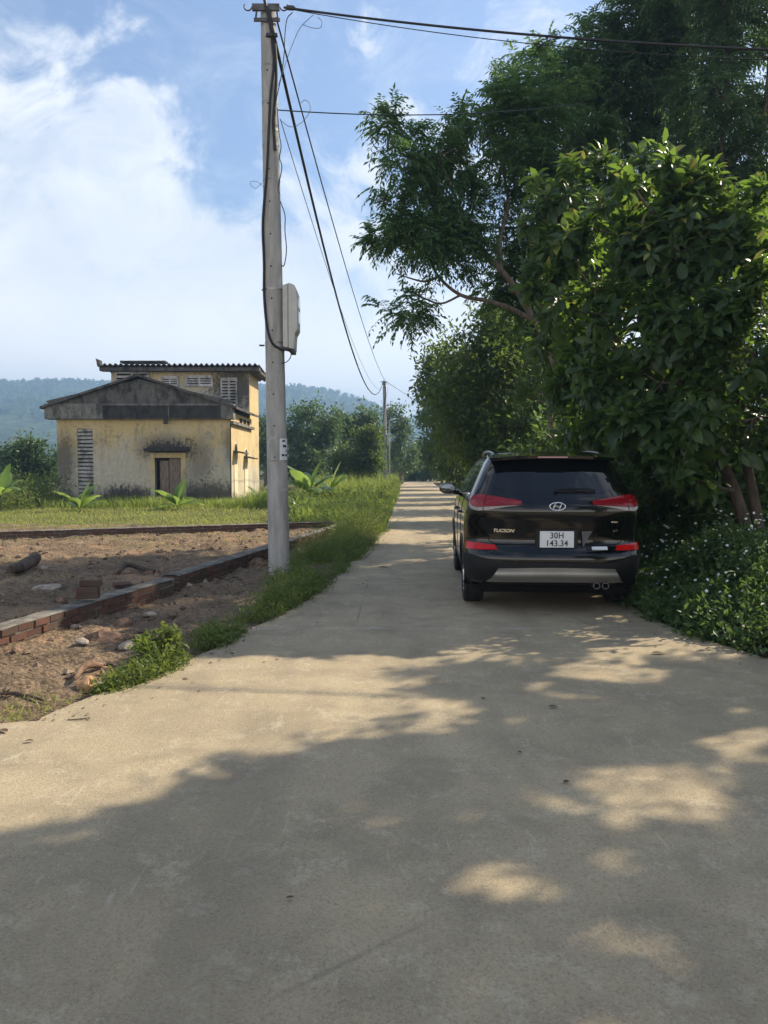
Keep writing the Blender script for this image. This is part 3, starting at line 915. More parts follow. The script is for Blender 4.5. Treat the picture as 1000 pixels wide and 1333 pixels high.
# bracket with hooks
zb = zof(17)
mb = MB()
mb.obox(pc(zb) + Vector((-.01, -.125, 0)), (.178, 0, 0), (0, .02, 0), (0, 0, .042))
mb.obox(pc(zb - .15) + Vector((.0, -.118, 0)), (.17, 0, 0), (0, .014, 0), (0, 0, .022))
for s in (-1, 1):
    mb.obox(pc(zb - .07) + Vector((s * .135, -.125, 0)), (.012, 0, .0), (0, .01, 0), (-.01 * s, 0, .085))
br_ = mb.build('cross_bracket', M['steel'], pole, bevel=.004)
for s in (-1, 1):
    c0 = pc(zb) + Vector((s * .178 - .01, -.125, .01))
    mb = MB()
    mb.tube([c0] + [c0 + Vector((s * (.055 + .05 * math.cos(t)), 0, -.0 + .05 * math.sin(t) + .0)) for t in np.linspace(-2.6, .6, 12)], .009, 8)
    mb.build('cable_hook', M['steel'], br_, smooth=60)
mb = MB()
z = zof(52); mb.obox(pc(z) + Vector((.06, -.115, 0)), (.075, 0, 0), (0, .025, 0), (0, 0, .02)); mb.build('cable_clamp', M['box_dark'], pole, bevel=.006)
# meter box on the side of the shaft
zt_, zb_ = zof(372), zof(457)
zm = (zt_ + zb_) / 2; hh = (zt_ - zb_) / 2
cx = pc(zm).x + pr(zm)
Xb = lambda f: cx + .005 + .205 * f
mb = MB()
yb0, yb1 = PY - .17, PY + .17
# profile seen from the road: flat back, stepped lid
prof = [(Xb(.02), zb_ + .03), (Xb(.36), zb_ + .02), (Xb(.36), zt_ - .0), (Xb(.02), zt_ - .03)]
mb.prism(prof, yb0, yb1, 'y')
mbox = mb.build('meter_box', M['box_plastic'], pole, bevel=.014)
mb = MB()
lid = [(Xb(.36), zb_ + .07), (Xb(.78), zb_ + .045), (Xb(.80), zb_ + .22), (Xb(.62), zb_ + .27), (Xb(.84), zb_ + .22 + .0), (Xb(.99), zb_ + .30), (Xb(1.0), zt_ - .25), (Xb(.96), zt_ - .12), (Xb(.80), zt_ - .03), (Xb(.36), zt_ + .01)]
lid = [(Xb(.36), zb_ + .02), (Xb(.74), zb_ + .0), (Xb(.80), zb_ + .20), (Xb(.98), zb_ + .27), (Xb(1.0), zt_ - .25), (Xb(.95), zt_ - .11), (Xb(.78), zt_ - .02), (Xb(.36), zt_ + .012)]
mb.prism(lid, yb0 + .012, yb1 - .012, 'y')
lid_o = mb.build('meter_lid', M['box_plastic'], mbox, bevel=.014)
mb = MB()
for za, zc in ((zt_ - .30, zt_ - .17), (zb_ + .36, zb_ + .52)):
    mb.box(Xb(.97), Xb(1.012), PY - .11, PY + .11, za, zc)
mb.build('meter_window', M['glass'], lid_o)
mb = MB(); mb.box(Xb(.40), Xb(.72), yb0 + .03, yb1 - .03, zb_ - .035, zb_ + .005)
mb.build('cable_gland', M['box_dark'], mbox, bevel=.01)
# enamel number plate strapped round the shaft: it shows edge-on round the side
za, zc = zof(571), zof(599)
mb = MB()
R0 = pr(za) + .006
mb.grid(lambda u, v: (pc(za).x + R0 * math.sin(-.42 + .0 + 0) * 0 + R0 * math.sin(.42 + 1.3 * u), PY - R0 * math.cos(.42 + 1.3 * u), zc + (za - zc) * v), 10, 4)
np_ = mb.build('number_plate', M['plate_white'], pole, smooth=180)
for v0, v1, spans in ((.84, .92, ((.2, .45),)), (.60, .70, ((.25, .62),)), (.38, .45, ((.55, .7),)), (.18, .28, ((.15, .38), (.48, .75)))):
    for a_, b_ in spans:
        mb = MB()
        mb.grid(lambda u, v: (pc(za).x + (R0 + .002) * math.sin(.42 + 1.3 * (a_ + (b_ - a_) * u)), PY - (R0 + .002) * math.cos(.42 + 1.3 * (a_ + (b_ - a_) * u)), zc + (za - zc) * (v0 + (v1 - v0) * v)), 5, 2)
        mb.build('plate_lettering', M['black_ink'], np_)

mb = MB()
zr = zof(640); mb.grid(lambda u, v: (pc(zr).x + (pr(zr) + .002) * math.sin(.55 + .25 * u), PY - (pr(zr) + .002) * math.cos(.55 + .25 * u), zof(700) + (zc - zof(700)) * v), 3, 3)
# cables on the shaft
def shaft_pt(px, py, off=.02):
    """a point on the near face of the shaft at this height, as far round as px"""
    z = zof(py); c_ = pc(z); r = pr(z) + off
    dx = at(px, py, PY).x - c_.x
    dx = max(-r * .99, min(r * .99, dx))
    return Vector((c_.x + dx, PY - math.sqrt(max(r * r - dx * dx, 0)), z))
mb = MB()
mb.tube(cat([shaft_pt(352, 30), shaft_pt(356, 60), shaft_pt(358, 90), shaft_pt(354, 130), shaft_pt(352, 170), shaft_pt(349, 230), shaft_pt(345, 270), shaft_pt(343, 300), shaft_pt(345, 345), shaft_pt(345, 385), shaft_pt(349, 425), shaft_pt(356, 448), shaft_pt(367, 456), Vector((Xb(.3), PY - .17, zb_ - .01)), Vector((Xb(.55), PY - .1, zb_ - .02))]), .0165, 8)
mb.build('service_cable', M['cable'], pole, smooth=60)
mb = MB()
mb.tube(cat([shaft_pt(345, 2, .05), shaft_pt(349, 18, .06), shaft_pt(354, 40, .04), shaft_pt(358, 52, .04), shaft_pt(360, 75, .03), shaft_pt(361, 100, .03), shaft_pt(360, 130), shaft_pt(358, 165), shaft_pt(360, 200)]), .021, 8)
mb.build('cable_bundle', M['cable'], pole, smooth=60)
def loose(pts, r=.005, mat='cable', name='loose_wire'):
    mb = MB(); mb.tube(cat([at(x, y, PY - .16) for x, y in pts], 7), r, 6); return mb.build(name, M[mat], pole, smooth=60)
loose([(361, 140), (363, 170), (366, 190), (364, 205), (367, 218), (362, 245), (364, 252)], .007)
loose([(365, 262), (371, 280), (371, 300), (373, 325), (370, 345), (366, 345)], .007)
loose([(381, 16), (374, 24), (371, 45), (370, 70), (366, 100), (360, 128), (359, 135)], .006)
loose([(408, 19), (391, 36), (380, 60), (372, 82), (362, 112)], .004, 'thin_wire')
loose([(395, 32), (406, 36), (417, 36), (419, 28), (414, 22)], .004, 'thin_wire')
loose([(366, 157), (378, 165), (392, 160), (403, 146), (403, 135), (397, 130), (392, 134)], .004, 'thin_wire')
loose([(341, 238), (333, 245), (326, 240), (328, 236), (336, 237), (344, 244)], .003, 'thin_wire')
mb = MB()
mb.tube(cat([Vector((Xb(.5), PY - .05, zb_ - .02)), Vector((Xb(.45), PY - .08, zb_ - .10)), Vector((Xb(.2), PY - .1, zb_ - .16)), Vector((Xb(-.1), PY - .08, zb_ - .17))]), .006, 6)
mb.build('loose_wire', M['cable'], pole, smooth=60)

# the far pole: the same pole again, further along the verge
PB2 = Vector((at(502, 610, 53).x, 53.0, .0))
pole2 = copy_tree(pole)
pole2.location = (PB2.x, PB2.y, -.05)
props(pole2, 'distant concrete utility pole in the tall grass where the road narrows')
def top2(dx=0, dz=0): return Vector((PB2.x + lean * PH + dx, PB2.y - .12, PH - .05 + dz))
# small street lamp on a third pole behind it
lp = empty('street_lamp', (at(508, 610, 62).x, 62, 0), 'small white street lamp on a slim post behind the distant utility pole', 'street lamp')
b0 = Vector((at(507, 610, 62).x, 62, 0)); tz = at(0, 548, 62).z
mb = MB(); mb.tube([b0, b0 + Vector((0, 0, tz))], [.07, .05], 10); mb.build('post', M['pole'], lp)
mb = MB(); mb.tube([b0 + Vector((0, 0, tz - .05)), b0 + Vector((.15, -.1, tz + .05))], .03, 8); mb.build('arm', M['steel'], lp)
mb = MB(); mb.obox(b0 + Vector((.26, -.16, tz + .1)), (.2, -.05, .07), (.04, .1, 0), (-.01, 0, .035)); mb.build('lamp_head', M['plate_white'], lp, bevel=.02)

# overhead cables
def span(a, b, sag, n=40):
    a, b = Vector(a), Vector(b)
    return [a + (b - a) * t - Vector((0, 0, 4 * sag * t * (1 - t))) for t in np.linspace(0, 1, n)]
def wire(name, label, pts, r, mat='cable', group='overhead cables'):
    mb = MB(); mb.tube(pts, r, 8)
    return props(mb.build(name, M[mat], org=pts[0], smooth=60), label, 'cable', group)
A0 = shaft_pt(360, 60, .05)
wire('overhead_cable', 'thick black cable sagging deep from the near pole to the distant pole', [shaft_pt(352, 22, .07), shaft_pt(357, 45, .06)] + span(A0, top2(-.1, -.15), 2.25), .022)
wire('overhead_cable', 'taut black cable above the deep sagging one, between both utility poles', span(pc(zof(30)) + Vector((.12, -.12, 0)), top2(.05, .05), .62), .012)
wire('overhead_cable', 'thin faint grey wire below the cables from the near pole', span(at(365, 155, PY - .1), top2(-.05, -.45), 1.2), .006, 'thin_wire')
H1 = pc(zb) + Vector((.225, -.125, .0))
E1 = at(1330, 72, 8.4)
wire('overhead_cable', 'black bundled cable crossing from the bracket hook over to the tall trees', span(H1, E1, .14), .0145)
wire('overhead_cable', 'thinner black cable hanging just under the bundled cable to the trees', span(H1 + Vector((.02, 0, -.01)), E1 + Vector((0, 0, -.06)), .22), .0055)
mb = MB(); dv = (E1 - H1).normalized()
mb.tube([H1 + dv * .02, H1 + dv * .05, H1 + dv * .13, H1 + dv * .16], [.012, .03, .03, .012], 10)
mb.build('anchor_clamp', M['box_dark'], pole, smooth=50)
wire('overhead_cable', 'slim level wire from high on the near pole into the feathery tree crown', span(at(361, 143, PY - .1), at(760, 134, 13.2), .12), .008)
wire('overhead_cable', 'wire running on from the distant pole into the roadside trees', span(top2(.1, 0), at(600, 545, 66), .3), .014)

# ------------------------------------------------------------------ parked car, built in its own axes: x to its right, y forward, z up
car_yaw = math.atan(.055)
car = empty('parked_car', (1.757, 7.74, ROADZ), 'black sport utility car parked on the roadside under the trees, seen from behind', 'car', rz=-car_yaw)
CZ = np.array([.20, .26, .32, .40, .48, .56, .62, .665, .71, .78, .88, .98, 1.06, 1.12, 1.17, 1.22, 1.276, 1.344, 1.446, 1.536, 1.587, 1.627, 1.661, 1.686, 1.70])
CYR = np.array([.26, .16, .09, .03, .0, -.005, .0, .03, .075, .085, .07, .045, .035, .045, .07, .115, .165, .225, .315, .40, .45, .49, .56, .70, .95])
CW = np.array([.80, .85, .885, .905, .915, .92, .922, .923, .925, .926, .924, .918, .908, .896, .880, .858, .832, .798, .750, .705, .676, .645, .60, .53, .40])
CYF = np.array([4.25, 4.36, 4.42, 4.45, 4.46, 4.46, 4.46, 4.46, 4.45, 4.44, 4.38, 4.20, 3.95, 3.66, 3.52, 3.42, 3.33, 3.22, 3.04, 2.84, 2.72, 2.58, 2.38, 2.1, 1.75])
def ci(A, z): return float(np.interp(z, CZ, A))
def smooth_interp(A):
    zz = np.linspace(CZ[0], CZ[-1], 400); v = np.interp(zz, CZ, A)
    k = np.hanning(13); k /= k.sum(); vp_ = np.pad(v, 6, mode='edge'); v = np.convolve(vp_, k, 'valid')
    return lambda z: float(np.interp(z, zz, v))
fYR, fW, fYF = smooth_interp(CYR), smooth_interp(CW), smooth_interp(CYF)
NR, NF = 2.9, 2.6
def fD(z): return float(np.interp(z, [.2, .9, 1.2, 1.6], [.50, .55, .42, .34]))
def fDF(z): return float(np.interp(z, [.2, 1.0, 1.2, 1.6], [.75, .9, .45, .4]))
def rearY(x, z):
    f = min(abs(x) / fW(z), 1.0)
    return fYR(z) + fD(z) * (1 - (1 - f ** NR) ** (1 / NR))
def sideX(y, z):
    w = fW(z); a, b = fYR(z) + fD(z), fYF(z) - fDF(z)
    if y < a:
        q = min(1, (a - y) / fD(z)); return w * (1 - q ** NR) ** (1 / NR)
    if y > b:
        q = min(1, (y - b) / fDF(z)); return w * (1 - q ** NF) ** (1 / NF)
    return w
AXR, AXF, WR, ARC = .895, 3.565, .345, .395
def zbot(y):
    z = .235
    for c_ in (AXR, AXF):
        if abs(y - c_) < ARC: z = max(z, .33 + math.sqrt(ARC ** 2 - (y - c_) ** 2))
    return z
zlev = [.20, .25, .30, .36, .42, .48, .52, .56, .60, .63, .66, .69, .72, .76, .80, .85, .90, .95, 1.0, 1.04, 1.08, 1.12, 1.15, 1.18, 1.21, 1.24, 1.27, 1.30, 1.34, 1.38, 1.42, 1.46, 1.5, 1.54, 1.575, 1.605, 1.63, 1.652, 1.67, 1.688, 1.70]
def ring_half(z):
    """points from the middle of the back round one side to the middle of the front"""
    w, yr, yf, D, DF = fW(z), fYR(z), fYF(z), fD(z), fDF(z)
    pts = []
    for t in np.linspace(0, math.pi / 2, 34):
        pts.append((w * math.sin(t) ** (2 / NR), yr + D * (1 - max(math.cos(t), 0) ** (2 / NR)), 'r'))
    a, b = yr + D, yf - DF
    for t in np.linspace(0, 1, 90)[1:-1]: pts.append((w, a + (b - a) * t, 's'))
    for t in np.linspace(math.pi / 2, 0, 24):
        pts.append((w * math.sin(t) ** (2 / NF), yf - DF * (1 - max(math.cos(t), 0) ** (2 / NF)), 'f'))
    return pts
base = ring_half(.5)
rings = []
for z in zlev:
    h = ring_half(z); ring = []
    for k, (x, y, kd) in enumerate(h):
        zz = z
        if z < .86:
            yb = base[k][1]; z0 = .20
            zb__ = zbot(yb) if kd == 's' else (.30 if kd == 'r' else .22)
            if kd == 'r': zb__ = .30
            if kd == 's':
                e = min((k - 34) / 6.0, 1.0); zb__ = max(zb__, .30 + (.235 - .30) * max(0, e)) if zb__ < .31 else zb__
            zz = zb__ + (z - z0) / (.86 - z0) * (.86 - zb__)
            # re-sample the section at the moved height
            if kd == 's': x = fW(zz)
            elif kd == 'r':
                f = x / fW(z); x = f * fW(zz); y = fYR(zz) + fD(zz) * (1 - (1 - min(f, 1) ** NR) ** (1 / NR))
        ring.append((x, y, zz))
    full = ring + [(-x, y, z_) for x, y, z_ in ring[::-1][1:-1]]
    rings.append(full)
nr = len(rings[0])
mb = MB()
mb.add([p for r in rings for p in r], [(j * nr + i, j * nr + (i + 1) % nr, (j + 1) * nr + (i + 1) % nr, (j + 1) * nr + i) for j in range(len(rings) - 1) for i in range(nr)])
k = (len(rings) - 1) * nr
mb.add(rings[-1] + [(0, 1.35, 1.706)], [(i, (i + 1) % nr, nr) for i in range(nr)])
body = mb.build('body', M['paint'], car, smooth=60, local=True)
bm = bmesh.new(); bm.from_mesh(body.data); bmesh.ops.remove_doubles(bm, verts=bm.verts, dist=.0004); bmesh.ops.recalc_face_normals(bm, faces=bm.faces); bm.to_mesh(body.data); bm.free()
body.data.shade_smooth(); body.data.set_sharp_from_angle(angle=R(50))

def on_rear(x, z, off):
    e = .004
    p = Vector((x, rearY(x, z), z))
    lim = fW(z) * .996
    x = max(-lim, min(lim, x)); p = Vector((x, rearY(x, z), z))
    sx = -1 if x > 0 else 1
    px_ = Vector((x + sx * e, rearY(x + sx * e, z), z)) - p; pz_ = Vector((x, rearY(x, z + e), z + e)) - p
    n_ = px_.cross(pz_) * sx
    n_.normalize()
    if n_.y > 0 and abs(n_.y) > .3: n_ = -n_
    if n_.x * x < 0 and abs(n_.x) > .5: n_ = -n_
    return p + n_ * off
def patch(fn, nu, nv, off, skirt=.012):
    """a shell over the tail following fn(u,v)->(x,z), edges turned in"""
    mb = MB()
    g_ = [[on_rear(*fn(i / (nu - 1), j / (nv - 1)), off) for i in range(nu)] for j in range(nv)]
    bdr = lambda u, v: on_rear(*fn(u, v), -skirt)
    vs = [p for r in g_ for p in r]
    fs = [(j * nu + i, j * nu + i + 1, (j + 1) * nu + i + 1, (j + 1) * nu + i) for j in range(nv - 1) for i in range(nu - 1)]
    loop = [(i, 0) for i in range(nu)] + [(nu - 1, j) for j in range(1, nv)] + [(i, nv - 1) for i in range(nu - 2, -1, -1)] + [(0, j) for j in range(nv - 2, 0, -1)]
    b0_ = len(vs)
    for (i, j) in loop: vs.append(bdr(i / (nu - 1), j / (nv - 1)))
    m = len(loop)
    for k in range(m):
        i, j = loop[k]; i2, j2 = loop[(k + 1) % m]
        fs.append((j * nu + i, b0_ + k, b0_ + (k + 1) % m, j2 * nu + i2))
    mb.add(vs, fs)
    return mb
def lerp(a, b, t): return a + (b - a) * t
def put_patch(name, mat, fn, nu, nv, off, parent, skirt=.012, smooth=35):
    o = patch(fn, nu, nv, off, skirt).build(name, M[mat], parent, smooth=smooth, local=True)
    bm = bmesh.new(); bm.from_mesh(o.data); bmesh.ops.recalc_face_normals(bm, faces=bm.faces); bm.to_mesh(o.data); bm.free()
    o.data.shade_smooth(); o.data.set_sharp_from_angle(angle=R(smooth))
    return o
# tail glass
def glass_fn(u, v):
    s = u * 2 - 1
        # bottom corners sweep up
    zb0 = 1.235 + .115 * max(0, (abs(s) - .38) / .62) ** 2.0
    z = lerp(zb0, 1.598, v)
    return (s * lerp(.742, .625, ((z - 1.235) / .363)), z)
rg = put_patch('rear_window', 'glass', glass_fn, 41, 16, .004, car)
# wiper
mb = MB()
wp = [on_rear(x, z, .022) for x, z in ((-.02, 1.262), (.08, 1.275), (.2, 1.278), (.32, 1.272), (.40, 1.262))]
mb.tube(cat(wp), [.008] * 25, 6)
mb.tube([on_rear(.0, 1.255, .006), on_rear(.0, 1.258, .03)], .016, 8)
mb.tube([on_rear(x, 1.255, .012) for x in np.linspace(.0, .40, 12)], .009, 6)
mb.build('wiper', M['matte'], rg, smooth=60, local=True)
# roof spoiler with brake light
def spoil(u, v):
    s = u * 2 - 1
    x = s * .665 * (1 - .05 * v)
    if v < .5:   # top, back edge to roof
        t = v / .5; y = lerp(.315, .80, t) + .10 * abs(s) ** 3; z = lerp(1.638, 1.698, t) - .03 * abs(s) ** 2.5
    else:        # underside
        t = (v - .5) / .5; y = lerp(.80, .318, t) + .10 * abs(s) ** 3; z = lerp(1.645, 1.606, t) - .03 * abs(s) ** 2.5
    return (x, y, z)
mb = MB(); mb.grid(spoil, 37, 13)
nu_ = 37
mb.f.extend([(i, i + 1, 12 * nu_ + i + 1, 12 * nu_ + i) for i in range(nu_ - 1)]); mb.mi.extend([0] * (nu_ - 1))
for e in (0, nu_ - 1): mb.f.append(tuple(j * nu_ + e for j in range(13))); mb.mi.append(0)
sp_o = mb.build('roof_spoiler', M['paint'], car, smooth=40, local=True)
mb = MB(); mb.obox((-.01, .315, 1.620), (.155, 0, 0), (0, .008, .001), (0, 0, .0095)); mb.build('brake_light', M['red_dark'], sp_o, local=True, bevel=.003)
# roof rails and aerial
for s in (-1, 1):
    mb = MB()
    mb.tube(cat([(s * .575, .74, 1.64), (s * .58, .82, 1.66), (s * .588, 1.02, 1.682), (s * .592, 1.6, 1.70), (s * .588, 2.2, 1.685), (s * .575, 2.5, 1.63)]), .017, 8)
    mb.build('roof_rail', M['rail'], car, smooth=60, local=True)
mb = MB()
mb.grid(lambda u, v: (-.13 + .03 * math.sin(2 * math.pi * u) * (1 - v) ** 1.2, .98 + .10 * v + .10 * math.cos(2 * math.pi * u) * (1 - v), 1.69 + .075 * v), 14, 6, close_u=True)
mb.build('roof_aerial', M['matte'], car, smooth=60, local=True)
# lamps
for s in (-1, 1):
    ks = [.366, .45, .55, .70, .80, .86, .885]
    top_ = [1.166, 1.178, 1.192, 1.214, 1.226, 1.213, 1.176]; mid_ = [1.130, 1.126, 1.121, 1.112, 1.104, 1.118, 1.158]; bot_ = [1.127, 1.117, 1.103, 1.072, 1.064, 1.088, 1.146]
    def lf(lo, hi):
        def fn(u, v):
            q = lerp(.366, .885, u)
            z = lerp(np.interp(q, ks, lo), np.interp(q, ks, hi), v)
            return (s * q * fW(z) / .905, float(z))
        return fn
    tl = put_patch('tail_light', 'red', lf(mid_, top_), 34, 8, .016, car, .02)
    put_patch('clear_lens', 'clear_lens', lf(bot_, [m_ - .004 for m_ in mid_]), 34, 6, .014, tl, .02)
    for q0, q1, zz_ in ((.42, .69, .35), (.46, .69, .62), (.74, .86, .45)):
        mb = MB(); mb.tube([on_rear(s * q * fW(1.15) / .905, float(lerp(np.interp(q, ks, mid_), np.interp(q, ks, top_), zz_)), .0155) for q in np.linspace(q0, q1, 14)], .0035, 5); mb.build('light_strip', M['red_dark'], tl, smooth=60, local=True)
    mb = MB(); mb.tube([on_rear(s * .735 * fW(z) / .905, z, .0165) for z in np.linspace(1.055, 1.235, 10)], .0035, 5); mb.build('lens_joint', M['matte'], tl, local=True)
    rf = lambda u, v: (s * lerp(.60 if v < .5 else .615, .90, u) * 1.0, lerp(lerp(.668, .655, u), lerp(.712, .735, u), v))
    put_patch('reflector', 'reflector', rf, 20, 5, .01, car, .015)
    # tailgate shut line
    mb = MB(); mb.tube([on_rear(s * x, z, .0) for x, z in ((.71, 1.05), (.70, .98), (.695, .90), (.69, .82), (.68, .76), (.62, .725))], .0045, 5); mb.build('shut_line', M['hole'], car, local=True)
mb = MB(); mb.tube([on_rear(x, .722, .0) for x in np.linspace(-.62, .62, 30)], .005, 5); mb.build('shut_line', M['hole'], car, local=True)
# lower cladding and skid plate
clad = lambda u, v: (lerp(-.915, .915, u), lerp(.325, .545 + .07 * max(0, (abs(u * 2 - 1) - .55) / .45), v))
put_patch('bumper_trim', 'matte', clad, 61, 8, .006, car, .01)
skid = lambda u, v: ((u * 2 - 1) * lerp(.695, .585, v ** .8), lerp(.335 + .014 * (1 - (u * 2 - 1) ** 2), .482 + .014 * (1 - (u * 2 - 1) ** 2), v))
def skid_off():
    mb = MB(); nu, nv = 51, 12
    def f(u, v):
        p = on_rear(*skid(u, v), .016 + .020 * math.exp(-((v - .52) / .22) ** 2))
        return tuple(p)
    mb.grid(f, nu, nv)
    mb.grid(lambda u, v: tuple(on_rear(*skid(u, 0), .016 - .05 * v)), nu, 2)
    mb.grid(lambda u, v: tuple(on_rear(*skid(u, 1), .016 - .03 * v)), nu, 2)
    mb.grid(lambda u, v: tuple(on_rear(*skid(0, u), .016 - .03 * v)), 12, 2)
    mb.grid(lambda u, v: tuple(on_rear(*skid(1, u), .016 - .03 * v)), 12, 2)
    return mb
skid_off().build('skid_plate', M['silver'], car, smooth=40, local=True)
# plate, badges, lettering
def text(body_, size, name, mat, parent, loc, bold=0.0, width=1.0, shear=0.0, yaw=0.0, sx=1.0, depth=.0015, spacing=1.0):
    cu = bpy.data.curves.new(name, 'FONT'); cu.body = body_; cu.size = size; cu.align_x = 'CENTER'; cu.align_y = 'CENTER'
    cu.extrude = depth; cu.offset = bold; cu.shear = shear; cu.space_character = spacing
    tmp = bpy.data.objects.new(name, cu); COL.objects.link(tmp)
    me = bpy.data.meshes.new_from_object(tmp.evaluated_get(bpy.context.evaluated_depsgraph_get()))
    bpy.data.objects.remove(tmp); 
    o = link(name, me, M[mat], parent)
    o.matrix_local = Matrix.Translation(loc) @ Matrix.Rotation(yaw, 4, 'Z') @ Matrix.Rotation(math.pi / 2, 4, 'X') @ Matrix.Diagonal((sx, 1, 1, 1))
    return o
pz = .780; pyy = rearY(0, .70) - .006
mb = MB(); mb.box(-.215, .215, pyy - .002, pyy + .06, .672, .885); mb.build('plate_recess', M['matte'], car, local=True, bevel=.01)
mb = MB(); mb.box(-.172, .172, pyy - .012, pyy - .004, pz - .084, pz + .084)
npl = mb.build('number_plate', M['plate_metal'], car, local=True, bevel=.006)
text('30H', .086, 'plate_characters', 'black_ink', npl, (0.0, pyy - .0135, pz + .037), bold=.0012, sx=.92, spacing=1.06)
text('143.34', .086, 'plate_characters', 'black_ink', npl, (0.0, pyy - .0135, pz - .042), bold=.0012, sx=.92, spacing=1.06)
mb = MB()
q = on_rear(.27, .78, .012)
mb.add([tuple(on_rear(x, z, .012)) for x, z in ((.25, .865), (.36, .865), (.262, .69))], [(0, 1, 2)])
mb.add([tuple(on_rear(x, z, .0)) for x, z in ((.25, .865), (.36, .865), (.262, .69))], [(0, 2, 1)])
mb.build('recess_reflection', plain('painted_reflection', (.05, .05, .055), .4), car, local=True)  # grey triangle painted on as the reflection beside the plate recess
st_fn = lambda u, v: (lerp(.355, .515, u), lerp(.672, .702, v))
stk = put_patch('bumper_sticker', 'plate_white', st_fn, 6, 3, .008, car, .004)
put_patch('sticker_mark', 'black_ink', lambda u, v: (lerp(.298, .352, u), lerp(.672, .702, v)), 4, 3, .008, stk, .004)
def badge(t, size, x, z, name, sx=1.0):
    p = on_rear(x, z, .003); n_ = (on_rear(x, z, .05) - p).normalized()
    return text(t, size, name, 'chrome', car, p, bold=.0006, shear=.25, yaw=math.atan2(n_.x, -n_.y), sx=sx, depth=.002)
badge('TUCSON', .046, -.535, .862, 'model_badge', 1.15)
badge('1.6 T', .026, .60, .862, 'trim_badge')
badge('HTRAC', .018, .585, .955, 'trim_badge', 1.2)
ec = on_rear(0, 1.115, .006)
mb = MB()
E = lambda t, a=.078, b=.040: ec + Vector((a * math.cos(t), -.004, b * math.sin(t)))
ring_ = [E(t) for t in np.linspace(0, 2 * math.pi, 41)]
mb.tube(ring_, .0065, 8, cap=False)
sl = lambda x, z: ec + Vector((x + z * .45, -.006, z))
mb.tube(cat([sl(-.034, -.036), sl(-.031, -.012), sl(-.034, .012), sl(-.026, .036)]), [.0075] * 19, 6)
mb.tube(cat([sl(.030, -.036), sl(.034, -.012), sl(.031, .012), sl(.034, .036)]), [.0075] * 19, 6)
mb.tube(cat([sl(-.032, -.006), sl(-.01, .006), sl(.012, -.006), sl(.033, .006)]), [.0075] * 19, 6)
mb.build('emblem', M['chrome'], car, smooth=60, local=True)
# exhaust tips, low on the right
for x in (.41, .50):
    mb = MB()
    mb.lathe([(.028, .0), (.034, .0), (.036, .02), (.034, .22), (.028, .22), (.028, .0)], (x, .06, .305), (0, 1, 0), 20)
    mb.build('exhaust_tip', M['rail'], car, smooth=40, local=True)
mb = MB(); mb.box(-.74, .74, .22, 4.2, .21, .34); mb.build('underbody', M['under'], car, local=True)
mb = MB()
for s in (-1, 1):
    for y in (AXR, AXF): mb.obox((s * .70, y, .55), (.17, 0, 0), (0, .43, 0), (0, 0, .24))
# wheels
def wheel(s, y):
    o = Vector((s * .80, y, WR))
    mb = MB()
    tw_ = .112
    prof = [(.235, -tw_ * .9), (.30, -tw_), (.328, -tw_ * .95), (.343, -tw_ * .8), (.346, -.06), (.340, -.058), (.340, -.05), (.346, -.048), (.347, 0), (.346, .048), (.340, .05), (.340, .058), (.346, .06), (.343, tw_ * .8), (.328, tw_ * .95), (.30, tw_), (.235, tw_ * .9)]
    mb.lathe(prof, o, (s, 0, 0), 48)
    wh = mb.build('wheel', M['tyre'], car, smooth=35, local=True)
    mb = MB()
    mb.lathe([(.235, -.1), (.236, .095), (.225, .1), (.215, .085), (.21, -.1)], o, (s, 0, 0), 40)
    mb.lathe([(.0, .078), (.035, .078), (.045, .06), (.05, .03)], o, (s, 0, 0), 20)
    for k in range(5):
        a_ = 2 * math.pi * k / 5 + .3
        for da in (-.16, .16):
            d_ = Vector((0, math.cos(a_ + da), math.sin(a_ + da))); d0 = Vector((0, math.cos(a_ + da * .5), math.sin(a_ + da * .5)))
            mb.tube([o + d0 * .03 + Vector((s * .062, 0, 0)), o + d_ * .13 + Vector((s * .072, 0, 0)), o + d_ * .218 + Vector((s * .085, 0, 0))], [.02, .017, .02], 6)
    mb.build('rim', M['rim'], wh, smooth=40, local=True)
    mb = MB(); mb.lathe([(.0, .02), (.21, .02), (.21, -.08), (0, -.08)], o, (s, 0, 0), 30); mb.build('brake_disc', M['under'], wh, local=True)
for s in (-1, 1):
    for y in (AXR, AXF): wheel(s, y)
